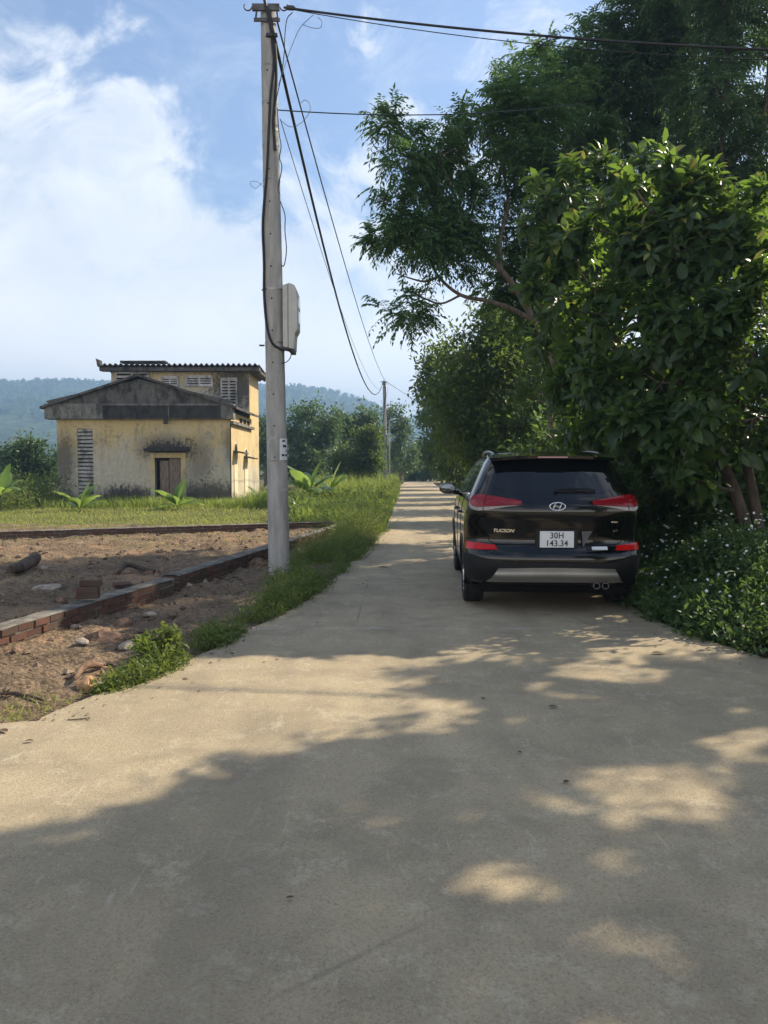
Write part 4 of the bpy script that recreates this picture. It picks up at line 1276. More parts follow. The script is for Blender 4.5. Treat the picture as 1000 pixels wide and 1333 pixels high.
# wheel arch and sill cladding
def side_pt(s, y, z, off): return Vector((s * (sideX(y, z) + off), y, z))
for s in (-1, 1):
    for c_ in (AXR, AXF):
        mb = MB()
        def arc(u, v):
            t = lerp(-.30, math.pi + .30, u); r = lerp(ARC - .012, ARC + .055, v)
            y = c_ - r * math.cos(t); z = max(.33 + r * math.sin(t), .235)
            return tuple(side_pt(s, y, z, .014 if v > .01 else -.03)) if v < .99 else tuple(side_pt(s, y, z, .001))
        mb.grid(arc, 30, 5); mb.build('wheel_arch_trim', M['matte'], car, smooth=40, local=True)
        mb = MB()
        mb.grid(lambda u, v: (s * lerp(.915, .52, v), c_ - (ARC + .0) * math.cos(lerp(-.2, math.pi + .2, u)), max(.33 + ARC * math.sin(lerp(-.2, math.pi + .2, u)), .23)), 24, 3)
        mb.build('wheel_well', M['under'], car, local=True)
    mb = MB(); mb.grid(lambda u, v: tuple(side_pt(s, lerp(AXR + ARC + .02, AXF - ARC - .02, u), lerp(.225, .40, v), .014 if .05 < v < .95 else -.004)), 20, 6)
    mb.build('sill_trim', M['matte'], car, smooth=50, local=True)
    # side glass
    def sg(ya0, ya1, yb0, yb1, z0, z1, name):
        mb = MB()
        mb.grid(lambda u, v: tuple(side_pt(s, lerp(lerp(ya0, yb0, u), lerp(ya1, yb1, u), v), lerp(z0, z1, v), .0035)), 12, 8)
        return mb.build(name, M['glass'], car, smooth=180, local=True)
    sg(.78, 1.06, 1.22, 1.26, 1.235, 1.54, 'quarter_window')
    sg(1.29, 1.32, 2.12, 2.06, 1.205, 1.56, 'side_window')
    sg(2.20, 2.15, 3.10, 2.48, 1.185, 1.56, 'side_window')
    mb = MB(); mb.tube([side_pt(s, y, lerp(1.228, 1.168, (y - .75) / 2.4), .006) for y in np.linspace(.75, 3.15, 30)], .006, 6); mb.build('window_chrome', M['chrome'], car, smooth=60, local=True)
    for y in (1.27, 2.17, 3.2):
        mb = MB(); mb.tube([side_pt(s, y + (.18 * ((.62 - z) / .3) if (y < 1.5 and z < .62) else 0), z, .0) for z in np.linspace(.45, 1.2, 16)], .004, 5); mb.build('door_gap', M['hole'], car, local=True)
    for y in (1.52, 2.45):
        mb = MB(); mb.tube(cat([side_pt(s, y - .09, .985, .0), side_pt(s, y - .07, .985, .028), side_pt(s, y + .07, .985, .028), side_pt(s, y + .09, .985, .0)], 4), .012, 6); mb.build('door_handle', M['paint'], car, smooth=60, local=True)
    # mirror
    mb = MB()
    mc = Vector((s * 1.03, 2.92, 1.225))
    mb.grid(lambda u, v: tuple(mc + Vector((.118 * math.copysign(abs(math.sin(math.pi * v)) ** .6, 1) * math.cos(2 * math.pi * u), -.075 * math.cos(math.pi * v), .078 * abs(math.sin(math.pi * v)) ** .6 * math.sin(2 * math.pi * u)))), 24, 13, close_u=True)
    mb.tube([mc + Vector((-s * .08, .01, -.05)), Vector((s * .84, 2.98, 1.17))], [.028, .035], 8)
    mr = mb.build('wing_mirror', M['paint'], car, smooth=60, local=True)
    mb = MB(); mb.grid(lambda u, v: tuple(mc + Vector((.1 * v * math.cos(2 * math.pi * u), -.0775 + .004 * v, .062 * v * math.sin(2 * math.pi * u)))), 24, 3, close_u=True); mb.build('mirror_glass', M['mirror'], mr, smooth=180, local=True)
# windscreen
mb = MB(); mb.grid(lambda u, v: (lerp(-1, 1, u) * lerp(.70, .56, v), fYF(lerp(1.16, 1.59, v)) - fDF(lerp(1.16, 1.59, v)) * (1 - (1 - abs(lerp(-1, 1, u) * lerp(.70, .56, v) / fW(lerp(1.16, 1.59, v))) ** NF) ** (1 / NF)) + .004, lerp(1.16, 1.59, v)), 21, 8)
mb.build('windscreen', M['glass'], car, smooth=180, local=True)
# ------------------------------------------------------------------ which patches of the ground the sun reaches
def inside(poly, x, y):
    poly = np.asarray(poly); c = np.zeros(len(x), bool); j = len(poly) - 1
    for i in range(len(poly)):
        xi, yi = poly[i]; xj, yj = poly[j]
        c ^= ((yi > y) != (yj > y)) & (x < (xj - xi) * (y - yi) / ((yj - yi) or 1e-9) + xi)
        j = i
    return c
LIT = [[(-200, 985), (0, 935), (40, 925), (150, 895), (205, 908), (262, 906), (300, 912), (330, 896), (420, 878), (522, 884), (505, 905), (528, 915), (470, 935), (440, 962), (395, 990), (330, 985), (280, 1005), (250, 1025), (242, 1062), (120, 1085), (0, 1108), (-200, 1140)],
       [(578, 840), (640, 828), (662, 836), (622, 856), (585, 850)],
       [(708, 866), (790, 866), (892, 878), (880, 893), (800, 887), (770, 884), (720, 880)],
       [(870, 962), (905, 945), (960, 932), (1010, 938), (1010, 992), (950, 985), (880, 980)],
       [(770, 1000), (860, 985), (918, 1000), (925, 1022), (880, 1058), (800, 1068), (765, 1050), (800, 1022)],
       [(618, 1148), (700, 1138), (796, 1168), (790, 1180), (705, 1186), (630, 1176)],
       [(520, 905), (600, 915), (606, 942), (540, 950)],
       [(820, 1235), (880, 1215), (930, 1245), (880, 1275)],
       [(300, 720), (240, 700), (0, 712), (-100, 690), (0, 672), (440, 660), (440, 690)],
       [(-50, 885), (60, 890), (110, 900), (60, 930), (-50, 945)],
       [(735, 818), (780, 812), (800, 828), (740, 832)]]
def grow(p, k):
    c_ = np.mean(p, 0); return [(c_[0] + (x - c_[0]) * k, c_[1] + (y - c_[1]) * k) for x, y in p]
LIT = [p if i in (0, 8, 9) else grow(p, 1.22) for i, p in enumerate(LIT)]
LITG = [[tuple(gnd(x, y, ROADZ)[:2]) for x, y in p] for p in LIT]
def sun_hit(P):
    return P[:, 0] - SHX * (P[:, 2] - ROADZ), P[:, 1] - SHY * (P[:, 2] - ROADZ)
def keep_mask(P, p=.96):
    x, y = sun_hit(P)
    lit = np.zeros(len(P), bool)
    for q in LITG: lit |= inside(q, x, y)
    return ~(lit & (rng.random(len(P)) < p))

UP = np.array([0, 0, 1.0])
def cull_lit(V, T, t, p=.95):
    # whole leaves only: faces of one leaf share its first vertex block
    C0 = V[T].mean(1)
    x, y = sun_hit(C0)
    near = (np.abs(x) < 7) & (y > 0) & (y < 22)
    jx = np.zeros(len(x)); jx[near] = [mnoise.noise(Vector((a * 2.4, b * 2.4, 0))) * .16 + mnoise.noise(Vector((a, b, 5))) * .30 + mnoise.noise(Vector((a * 5, b * 5, 2))) * .22 + mnoise.noise(Vector((a * 11, b * 11, 8))) * .13 for a, b in zip(x[near], y[near])]
    lit = np.zeros(len(C0), bool)
    for q in LITG: lit |= inside(q, x + jx, y - jx * .6)
    # sun flecks: small gaps in the crown that let single beams through
    fl = np.zeros(len(C0)); fl[near] = [mnoise.noise(Vector((a * 2.3 + 40, b * 2.3, 17))) * .7 + .75 * mnoise.noise(Vector((a * 6.1, b * 6.1, 21))) for a, b in zip(x[near], y[near])]
    lit |= (fl > .34) & (x > -1.4) & (y < 9)
    T = T[~(lit & (rng.random(len(T)) < p))]
    return V, T, t
def lv_pinnate(P, O, nr=4, npair=6, Lr=.42, ll=.10, lw=.034):
    N = len(P)
    P = np.repeat(P, nr, 0); O = np.repeat(O, nr, 0); ct = np.repeat(rng.random(N), nr)
    d = nrmz(O * .55 + rng.normal(size=P.shape) * .55 + np.array([0, 0, -.05]))
    L = Lr * rng.uniform(.65, 1.2, len(P)); droop = rng.uniform(.3, 1.0, len(P))
    m = npair * 2 + 1
    t = np.array([(k // 2 + 1.2) / (npair + 1) for k in range(npair * 2)] + [1.0]); sd = np.array([1, -1] * npair + [0])
    pos = P[:, None] + d[:, None] * (t[None, :, None] * L[:, None, None]) - UP * ((droop * L)[:, None] * t[None, :] ** 2 * .5)[..., None]
    tan = nrmz(d[:, None] - UP * (droop[:, None] * t[None])[..., None])
    side = nrmz(np.cross(tan, UP + .001))
    ld = nrmz(side * sd[None, :, None] * .85 + tan * .62 - UP * .28 + rng.normal(size=pos.shape) * .12)
    nn = nrmz(UP + rng.normal(size=pos.shape) * .35)
    k = len(P) * m
    tint = np.clip(np.repeat(ct, m) * .6 + rng.random(k) * .4, 0, 1)
    s = rng.uniform(.75, 1.2, k)
    return instance(T_RHOMB, pos.reshape(-1, 3), ld.reshape(-1, 3), nn.reshape(-1, 3), ll * s, lw * s, tint)
def lv_broad(P, O, nl=8, L=.19, W=.085, ymax=.0, young_z=99):
    N = len(P)
    k = np.tile(np.arange(nl), N); P2 = np.repeat(P, nl, 0); O2 = np.repeat(O, nl, 0); ct = np.repeat(rng.random(N), nl)
    az = k * 2.399 + np.repeat(rng.random(N) * 6.28, nl)
    a = nrmz(np.cross(O2, np.array([.3, .2, .9]))); b = np.cross(O2, a)
    f = k / (nl - 1)
    d = nrmz(O2 * (-.15 + f * .9)[:, None] + a * np.cos(az)[:, None] + b * np.sin(az)[:, None] - UP * (.35 * (1 - f))[:, None] + rng.normal(size=P2.shape) * .12)
    pos = P2 + O2 * ((f - .6) * .16)[:, None] + d * .02
    nn = nrmz(O2 * .6 + UP * .5 + rng.normal(size=P2.shape) * .2)
    s = rng.uniform(.5, 1.35, len(k)) * (1 - .4 * f) * np.repeat(rng.uniform(.75, 1.2, N), nl)
    tint = np.clip(ct * .5 + rng.random(len(k)) * .42, 0, .92)
    tint = np.where((f > .72) & (np.repeat(P[:, 2], nl) > young_z) & (np.repeat(rng.random(N), nl) < .22), 1.0, tint)
    return instance(T_BROAD, pos, d, nn, L * s, W * s, tint)
def lv_simple(P, O, nl=14, spread=.24, L=.10, W=.048, tmpl=T_RHOMB):
    N = len(P)
    P2 = np.repeat(P, nl, 0); O2 = np.repeat(O, nl, 0); ct = np.repeat(rng.random(N), nl)
    pos = P2 + O2 * (rng.uniform(-.6, .6, len(P2)) * spread)[:, None] + rng.normal(size=P2.shape) * spread * .42
    d = nrmz(rng.normal(size=P2.shape) + O2 * .7 - UP * .3)
    nn = nrmz(UP + rng.normal(size=P2.shape) * .6)
    s = rng.uniform(.7, 1.3, len(P2))
    return instance(tmpl, pos, d, nn, L * s, W * s, np.clip(ct * .6 + rng.random(len(P2)) * .4, 0, .92))

def lobes_px(L):
    """(px, py, Y, rx_px, ry_px, n[, ry depth factor]) -> world ellipsoids"""
    out = []
    for q in L:
        px, py, Y, rx, ry, n = q[:6]
        c = at(px, py, Y); k = Y / 1000
        out.append((np.array(c), np.array([rx * k, max(rx, ry) * k * (q[6] if len(q) > 6 else .9), ry * k]), n))
    return out
def lobe_points(c, r, n, clumps=None, tight=.30):
    nc = clumps or max(4, int(n / 9))
    u = unit_rand(nc) * (rng.uniform(.25, 1.0, (nc, 1)) ** .5)
    cc = c + u * r
    k = rng.integers(0, nc, n)
    P = cc[k] + np.clip(rng.normal(size=(n, 3)), -1.8, 1.8) * r * tight * rng.uniform(.5, 1.1, (nc, 1))[k]
    q = np.linalg.norm((P - c) / r, axis=1)
    P = P[q < 1.22]
    O = nrmz((P - c) / r + np.array([0, 0, .35]) + rng.normal(size=P.shape) * .35)
    return P, O, cc

def make_tree(name, label, cat_, group, base, trunks, lobes, leaf, mat, barkm='bark', carve=True, limb_r=.05, twigs=14, filt=None, leafkw={}, parts=None):
    """trunks: list of (world points, r0, r1); lobes as above"""
    root = empty(name, Vector(base), label, cat_, group)
    mb = MB(); tp = []
    for pts, r0, r1 in trunks:
        C_ = cat(pts, 6)
        C_ = [p + Vector((mnoise.noise(p * .9 + Vector((1, 2, 3))), mnoise.noise(p * .9 + Vector((7, 2, 3))), 0)) * r0 * .7 for p in C_]
        rr = np.linspace(r0, r1, len(C_)); rr[0] *= 1.25
        mb.tube(C_, list(rr), 10)
        tp += [(p, r) for p, r in zip(C_, rr)]
    allV = []
    for c, r, n in lobes:
        P, O, cc = lobe_points(c, r, n, max(4, int(n / 7)) if leaf is lv_broad else None, .24 if leaf is lv_broad else .30)
        if filt is not None:
            k = filt(P); P, O = P[k], O[k]
        if carve and len(P):
            k = keep_mask(P, .96 if carve is True else carve); P, O = P[k], O[k]
        if not len(P): continue
        # limb from the trunk into this part of the crown
        cv_ = Vector(c)
        a, ar = min(tp, key=lambda q: (q[0] - cv_).length + (1.5 * max(0, q[0].z - cv_.z + .1)))
        lr_ = min(limb_r, ar * .8)
        mid = a.lerp(cv_, .5) + Vector((0, 0, -.06 * (cv_ - a).length)) + Vector(rng.normal(size=3)) * .05 * (cv_ - a).length
        mb.tube(bez(a, a.lerp(mid, .7), mid, cv_, 9), list(np.linspace(lr_, lr_ * .45, 9)), 7)
        for q in cc[:twigs]:
            qv = Vector(q)
            m2 = cv_.lerp(qv, .5) + Vector(rng.normal(size=3)) * .10 * (qv - cv_).length
            mb.tube(bez(cv_, cv_.lerp(m2, .7), m2, qv, 6), list(np.linspace(lr_ * .42, lr_ * .12, 6)), 5, cap=False)
        for q in P[::max(1, len(P) // 40)]:
            qv = Vector(q); s_ = Vector(cc[int(np.argmin(((cc - q) ** 2).sum(1)))])
            mb.tube([s_, s_.lerp(qv, .5) + Vector((0, 0, -.02)), qv], [lr_ * .13, lr_ * .1, lr_ * .06], 4, cap=False)
        allV.append(leaf(P, O, **leafkw))
    mb.build('trunk', M[barkm], root, smooth=60)
    V, T, t = merge(allV)
    if carve: V, T, t = cull_lit(V, T, t, .93 if carve is True else carve)
    np_mesh('crown', V, T, M[mat], root, t, smooth=(leaf is lv_broad))
    return root

GR = 'roadside trees'
# feathery tree leaning over the road behind the car
g0 = at(762, 640, 14.8); g0.z = 0
Y1 = 14.5
tr1 = [([g0, at(752, 580, 14.7), at(739, 525, 14.6), at(719, 457, 14.5), at(704, 427, 14.5), at(680, 392, 14.5), at(651, 352, 14.4)], .11, .05),
       ([at(651, 352, 14.4), at(634, 330, 14.3), at(618, 305, 14.2), at(598, 268, 14.2), at(575, 215, 14.2), at(560, 190, 14.1)], .05, .016),
       ([at(651, 352, 14.4), at(652, 310, 14.6), at(662, 265, 14.8), at(655, 215, 15), at(640, 165, 15.1)], .05, .016),
       ([at(700, 420, 14.5), at(666, 402, 14.3), at(636, 392, 14.2), at(600, 384, 14.1), at(572, 360, 14.0), at(556, 330, 13.9), at(530, 305, 13.9)], .05, .015),
       ([at(572, 360, 14.0), at(555, 366, 13.9), at(541, 364, 13.85), at(516, 356, 13.8)], .028, .01),
       ([at(600, 384, 14.1), at(575, 395, 14.0), at(552, 388, 13.9), at(535, 380, 13.85), at(520, 386, 13.8)], .022, .008),
       ([at(710, 440, 14.5), at(714, 360, 14.8), at(722, 290, 15), at(730, 220, 15.2), at(738, 160, 15.3)], .055, .018)]
lb1 = lobes_px([(508, 200, 13.9, 32, 52, 46), (500, 165, 13.9, 22, 24, 16), (572, 200, 14.2, 38, 50, 60), (600, 185, 14.4, 30, 35, 34), (505, 308, 13.8, 34, 34, 46), (548, 312, 14.0, 44, 42, 78), (588, 330, 14.1, 36, 42, 54), (600, 268, 14.3, 40, 36, 60), (527, 404, 13.7, 28, 22, 24),
                (640, 178, 15, 42, 55, 84), (690, 150, 15.2, 50, 60, 110), (740, 190, 15.5, 60, 70, 150), (680, 235, 14.8, 48, 48, 90), (725, 285, 15, 55, 55, 110), (655, 385, 15.4, 32, 26, 24), (700, 350, 15.2, 45, 36, 56), (760, 350, 15.4, 55, 60, 120), (735, 420, 15.6, 48, 52, 100), (775, 440, 15.6, 40, 56, 90), (690, 415, 15.8, 26, 24, 26), (760, 270, 15.8, 50, 50, 90), (790, 320, 16, 50, 60, 110), (660, 305, 15.6, 26, 40, 16)])
make_tree('feathery_tree', 'tall feathery leaved tree leaning over the road behind the car', 'tree', GR, g0, tr1, lb1, lv_pinnate, 'leaf_feather', limb_r=.035, leafkw=dict(nr=5, npair=6, Lr=.42, ll=.115, lw=.04))

# two tall trees whose tops leave the picture
g2 = at(850, 640, 17.5); g2.z = 0
make_tree('tall_tree', 'taller slender tree rising behind the leaning feathery tree', 'tree', GR, g2,
          [([g2, at(856, 450, 17.5), at(862, 300, 17.4), at(858, 150, 17.3), at(850, 0, 17), at(850, -110, 16.8)], .16, .04), ([at(860, 260, 17.4), at(815, 170, 17.2), at(785, 110, 17)], .06, .02)],
          lobes_px([(690, 95, 17, 36, 34, 48), (740, 95, 17, 48, 44, 76), (790, 85, 17, 42, 50, 76), (845, 45, 17, 44, 46, 80), (860, 95, 17, 60, 50, 96), (800, 150, 17, 62, 50, 96), (870, 170, 17.5, 62, 55, 96), (850, -60, 16.8, 55, 60, 104), (900, 10, 16.5, 45, 55, 72), (800, 250, 17.5, 70, 60, 88), (870, 300, 18, 70, 70, 88)]),
          lv_pinnate, 'leaf_tall', limb_r=.045, leafkw=dict(nr=5, npair=6, Lr=.5, ll=.14, lw=.046))
g2 = at(945, 640, 15.0); g2.z = 0
make_tree('tall_tree', 'tall dark tree with thin upright stems at the edge of the grove', 'tree', GR, g2,
          [([g2, at(942, 450, 15), at(938, 300, 15), at(944, 150, 15), at(940, 20, 14.8), at(945, -120, 14.6)], .085, .03), ([at(940, 330, 15), at(985, 220, 15), at(1000, 100, 15), at(1010, -40, 15)], .07, .025)],
          lobes_px([(930, 110, 15, 55, 48, 79), (985, 70, 15, 50, 60, 79), (955, 0, 14.8, 60, 55, 102), (1030, -10, 15, 60, 80, 98), (955, -100, 14.6, 90, 70, 169), (985, 180, 15, 60, 55, 79), (925, 215, 15.2, 60, 55, 89), (1040, 140, 15, 60, 80, 98), (985, 290, 15.4, 60, 60, 98), (1060, 280, 15.4, 60, 80, 79)]),
          lv_pinnate, 'leaf_tall', limb_r=.045, leafkw=dict(nr=5, npair=6, Lr=.46, ll=.12, lw=.038))

# tree whose crown hangs over the near road, stem just beyond the verge
def above_frame(P):
    px, py = project(P)
    return (py < -25) | (px > 1035) | ((px > 900) & (py < 60))
tgt = []
reg = np.array([gnd(x, y, ROADZ)[:2] for x, y in [(-150, 1120), (0, 1100), (250, 1045), (300, 990), (440, 965), (530, 915), (560, 870), (1010, 870), (1300, 960), (1300, 1400), (-150, 1400)]])
NT = 860
gxy = np.stack([rng.uniform(-2.2, 4.2, NT * 6), rng.uniform(1.2, 6.6, NT * 6)], 1)
gxy = gxy[inside(reg, gxy[:, 0], gxy[:, 1])]
zz = rng.uniform(4.6, 8.4, len(gxy))
P0 = np.stack([gxy[:, 0] + SHX * zz, gxy[:, 1] + SHY * zz, zz], 1)
k = above_frame(P0) & keep_mask(P0, .97)
P0 = P0[k]
# uneven density so that the shade is dappled
dn = np.array([mnoise.noise(Vector(p) * .9) for p in P0])
P0 = P0[(dn > -.12)][:NT]
bx = Vector((8.2, 7.6, 0))
root = empty('overhanging_tree', bx, 'roadside tree beside the verge whose high crown overhangs and shades the near road', 'tree', GR)
mb = MB()
stem_ = cat([bx, bx + Vector((-.1, .05, 2.5)), bx + Vector((-.35, .1, 5)), bx + Vector((-.9, .3, 7.2)), bx + Vector((-1.4, .4, 9))], 6)
mb.tube(stem_, list(np.linspace(.19, .07, len(stem_))), 12)
cen = P0[rng.choice(len(P0), 36, replace=False)]
def clear_of_sun(pts):
    A = np.array([tuple(p) for p in pts]); x, y = sun_hit(A)
    return not any(inside(q, x, y).any() for q in LITG)
kept = []
for c in cen:
    cv_ = Vector(c); a = min(stem_, key=lambda q: (q - cv_).length + 1.5 * max(0, q.z - cv_.z))
    mid = a.lerp(cv_, .5) + Vector((0, 0, .15)); B_ = bez(a, a.lerp(mid, .6), mid, cv_, 9)
    if not clear_of_sun(B_[3:]): continue
    kept.append(c); mb.tube(B_, list(np.linspace(.045, .012, 9)), 6)
cen = np.array(kept)
for p in P0[::2]:
    c = Vector(cen[int(np.argmin(((cen - p) ** 2).sum(1)))]); 
    if (Vector(p) - c).length < 2.2 and clear_of_sun([c.lerp(Vector(p), .5)]): mb.tube([c, c.lerp(Vector(p), .5), Vector(p)], [.012, .009, .004], 4, cap=False)
mb.build('trunk', M['bark'], root, smooth=60)
V, T, t = lv_pinnate(P0, nrmz(rng.normal(size=P0.shape) + UP * .3), nr=5, npair=6, Lr=.5, ll=.15, lw=.052)
V, T, t = cull_lit(V, T, t)
np_mesh('crown', V, T, M['leaf_tall'], root, t)

# broad-leaved tree with twin stems in front
g3 = Vector((at(984, 640, 9.2).x, 9.2, 0)); 
b3 = at(985, 722, 9.2)
tr3 = [([g3 + Vector((-.02, 0, 0)), b3 + Vector((-.03, 0, 0)), at(968, 670, 9.2), at(952, 625, 9.2), at(930, 585, 9.1), at(905, 540, 9), at(880, 480, 8.9), at(868, 380, 9), at(870, 290, 9.2)], .085, .03),
       ([g3 + Vector((.09, .03, 0)), b3 + Vector((.08, .02, 0)), at(985, 665, 9.25), at(972, 600, 9.2), at(966, 540, 9), at(955, 450, 8.7), at(948, 400, 8.7)], .08, .03),
       ([at(905, 540, 9), at(850, 490, 9.2), at(800, 450, 9.5), at(785, 400, 9.6)], .045, .02)]
lb3 = lobes_px([(868, 272, 9.2, 30, 36, 28), (818, 232, 9.4, 10, 20, 6), (898, 222, 9.2, 10, 18, 6), (930, 240, 9.1, 10, 20, 6), (985, 265, 9.0, 14, 22, 8), (965, 300, 8.8, 14, 16, 7), (995, 330, 8.6, 14, 18, 8), (735, 310, 9.9, 12, 18, 6), (728, 400, 9.8, 12, 20, 6), (900, 292, 9.1, 40, 36, 44), (940, 312, 9.0, 36, 32, 36), (850, 330, 9.3, 48, 50, 66), (905, 350, 9.1, 52, 44, 66), (800, 350, 9.7, 48, 66, 60), (775, 430, 9.8, 40, 60, 56), (830, 420, 9.3, 55, 58, 76), (890, 430, 8.9, 55, 48, 70),
                (950, 402, 8.5, 40, 30, 44), (990, 390, 8.4, 40, 36, 40), (925, 450, 8.6, 48, 44, 60), (985, 465, 8.3, 48, 50, 58), (800, 505, 9.4, 50, 46, 60), (860, 500, 8.9, 55, 46, 66), (920, 530, 8.5, 48, 40, 50), (980, 545, 8.3, 42, 44, 44), (830, 560, 9.0, 42, 36, 40), (890, 585, 8.6, 36, 32, 30), (775, 560, 10, 32, 32, 28), (905, 625, 8.7, 26, 18, 12), (1030, 470, 8.3, 40, 90, 60), (975, 340, 9.0, 40, 40, 36), (1040, 560, 8.4, 40, 60, 50), (975, 400, 8.6, 50, 36, 50), (860, 222, 9.3, 10, 22, 8), (905, 248, 9.2, 18, 20, 14), (950, 275, 9.1, 16, 18, 12), (830, 285, 9.4, 20, 26, 16), (780, 300, 9.8, 30, 40, 30), (745, 350, 10, 26, 46, 30)])
make_tree('broad_leaved_tree', 'large leaved tree with twin brown stems growing from the white flowering weeds', 'tree', GR, g3, tr3, lb3, lv_broad, 'leaf_broad', 'bark_red', carve=.72, limb_r=.028, leafkw=dict(nl=9, L=.235, W=.112, young_z=3.4))

g5 = at(775, 640, 10.9); g5.z = 0
make_tree('broad_leaved_tree', 'darker drooping large leaved tree between the feathery tree trunk and the twin stemmed tree', 'tree', GR, g5, [([g5, at(772, 590, 10.9), at(765, 520, 10.8), at(752, 440, 10.7), at(735, 360, 10.6), at(722, 290, 10.6)], .07, .02)],
          lobes_px([(722, 275, 10.6, 36, 34, 26), (712, 345, 10.5, 32, 36, 26), (748, 300, 10.8, 40, 40, 34), (760, 370, 10.9, 44, 44, 40), (722, 400, 10.4, 26, 34, 20), (745, 445, 10.6, 40, 36, 34), (735, 500, 10.6, 34, 30, 24), (790, 470, 10.8, 40, 50, 40), (770, 540, 10.7, 40, 34, 30), (694, 286, 10.5, 12, 16, 6), (702, 238, 10.6, 12, 18, 6), (748, 236, 10.7, 12, 22, 7), (690, 372, 10.5, 14, 16, 6), (700, 440, 10.5, 14, 18, 7), (772, 212, 10.9, 12, 20, 6), (800, 250, 11, 40, 40, 34), (830, 210, 11.2, 34, 34, 24)]), lv_broad, 'leaf_broad', 'bark', carve=.9, limb_r=.025, leafkw=dict(nl=9, L=.24, W=.105, young_z=4.6))
# a tree outside the frame whose crown shades the broad leaves and the weeds
g4 = Vector((7.6, 12.2, 0))
make_tree('spreading_tree', 'dense spreading tree beside the broad leaved one, mostly beyond the picture edge', 'tree', GR, g4, [([g4, g4 + Vector((.05, 0, 2)), g4 + Vector((-.1, .1, 4)), g4 + Vector((0, 0, 6))], .13, .05)],
          [(np.array((7.2, 11.6, 4.6)), np.array((1.7, 1.7, 1.2)), 150), (np.array((6.4, 10.7, 3.8)), np.array((1.2, 1.1, 1.0)), 90), (np.array((8.6, 12.6, 5.4)), np.array((1.7, 1.6, 1.2)), 130), (np.array((6.2, 12.5, 5.0)), np.array((1.3, 1.3, 1.0)), 90), (np.array((7.0, 10.0, 2.4)), np.array((1.2, 1.2, 1.1)), 80)], lv_simple, 'leaf_shrub', limb_r=.05, leafkw=dict(nl=16, spread=.28, L=.15, W=.07))

# dark grove behind it that closes the view
def grove(label, px, Y, lobes, mat='leaf_shrub', L=.13, nl=16, name='bushy_tree', trunk_top=430, r=.1, carve=True, sp_=.27, barkm='bark'):
    b = at(px, 640, Y); b.z = 0
    return make_tree(name, label, 'tree', GR, b, [([b, at(px + 4, 590, Y), at(px - 3, 530, Y), at(px + 6, trunk_top, Y)], r, r * .35)], lobes_px(lobes), lv_simple, mat, barkm, carve=carve, limb_r=r * .5, leafkw=dict(nl=nl, spread=sp_, L=L, W=L * .46))
grove('dense dark bushy tree filling the gap behind the twin stemmed tree', 905, 12.5, [(880, 420, 12.5, 80, 80, 170), (950, 430, 12.5, 80, 90, 170), (840, 520, 12, 70, 70, 150), (930, 540, 12, 80, 70, 160), (1010, 500, 12, 60, 100, 120), (880, 600, 11.5, 70, 40, 110), (970, 620, 11.5, 70, 50, 110)])
grove('dark leafy tree directly above the roof of the parked car', 790, 13.2, [(770, 470, 13.4, 50, 60, 100), (800, 540, 13, 60, 60, 120), (745, 560, 13.2, 40, 46, 66), (785, 600, 12.6, 50, 36, 66), (830, 600, 12, 40, 50, 66)])
# a second slim trunk by the car roof
b = at(722, 640, 16.5); b.z = 0
make_tree('slim_tree', 'slim bare stemmed young tree standing just behind the car roof', 'tree', GR, b, [([b, at(722, 600, 16.5), at(717, 550, 16.5), at(716, 500, 16.5), at(724, 450, 16.6)], .08, .03)], lobes_px([(712, 470, 16.6, 36, 36, 40), (735, 500, 16.4, 30, 30, 26), (700, 520, 16.8, 26, 30, 26)]), lv_simple, 'leaf_shrub', limb_r=.03, leafkw=dict(nl=14, spread=.28, L=.13, W=.06))
grove('bright green bushy tree with sunlit yellow top beyond the car', 652, 23, [(640, 435, 23, 42, 40, 110), (668, 425, 23.4, 36, 34, 80), (605, 465, 23, 38, 40, 110), (655, 490, 22.6, 58, 46, 170), (700, 470, 22.6, 42, 56, 120), (610, 525, 22.6, 48, 46, 150), (670, 550, 22, 60, 40, 140), (705, 580, 21, 44, 36, 90), (620, 585, 22, 46, 34, 120), (735, 540, 21, 36, 60, 90)], 'leaf_mid', .17, 18, r=.16, carve=False, sp_=.36)
grove('leafy tree arching towards the distant pole from the grove', 622, 34, [(575, 500, 34, 28, 30, 110), (600, 470, 34, 36, 40, 130), (560, 478, 34, 12, 12, 22), (548, 505, 34, 9, 16, 18), (590, 555, 33, 32, 36, 130), (620, 540, 34, 40, 60, 140), (600, 600, 32, 26, 24, 70)], 'leaf_mid', .22, 16, trunk_top=520, r=.2, carve=False, sp_=.45)
grove('farthest tree of the grove overhanging the road end', 600, 56, [(568, 540, 56, 20, 22, 90), (590, 530, 56, 26, 30, 110), (566, 580, 56, 16, 26, 80), (590, 590, 54, 22, 28, 90), (552, 545, 57, 9, 8, 16)], 'leaf_far', .34, 16, trunk_top=550, r=.2, carve=False, sp_=.7)
for px_, Y_, lb_ in ((720, 29, 'tall bushy tree of the grove behind the sunlit one'), (690, 40, 'tall bushy tree further along the grove beside the road'), (665, 47, 'bushy tree of the grove near the middle of the far road'), (640, 66, 'bushy tree of the grove near the road end')):
    s_ = 23 / Y_
    cy_ = 610 - 1000 * 4.2 / Y_
    grove(lb_, px_, Y_, [(px_, cy_, Y_, 110 * s_, 90 * s_, 200), (px_ - 50 * s_, cy_ + 50 * s_, Y_, 70 * s_, 70 * s_, 120), (px_ + 60 * s_, cy_ + 50 * s_, Y_, 80 * s_, 80 * s_, 120), (px_ + 10, cy_ - 70 * s_, Y_, 70 * s_, 60 * s_, 110)], 'leaf_mid', .24, 14, trunk_top=int(cy_), r=.16, carve=False, sp_=.5)
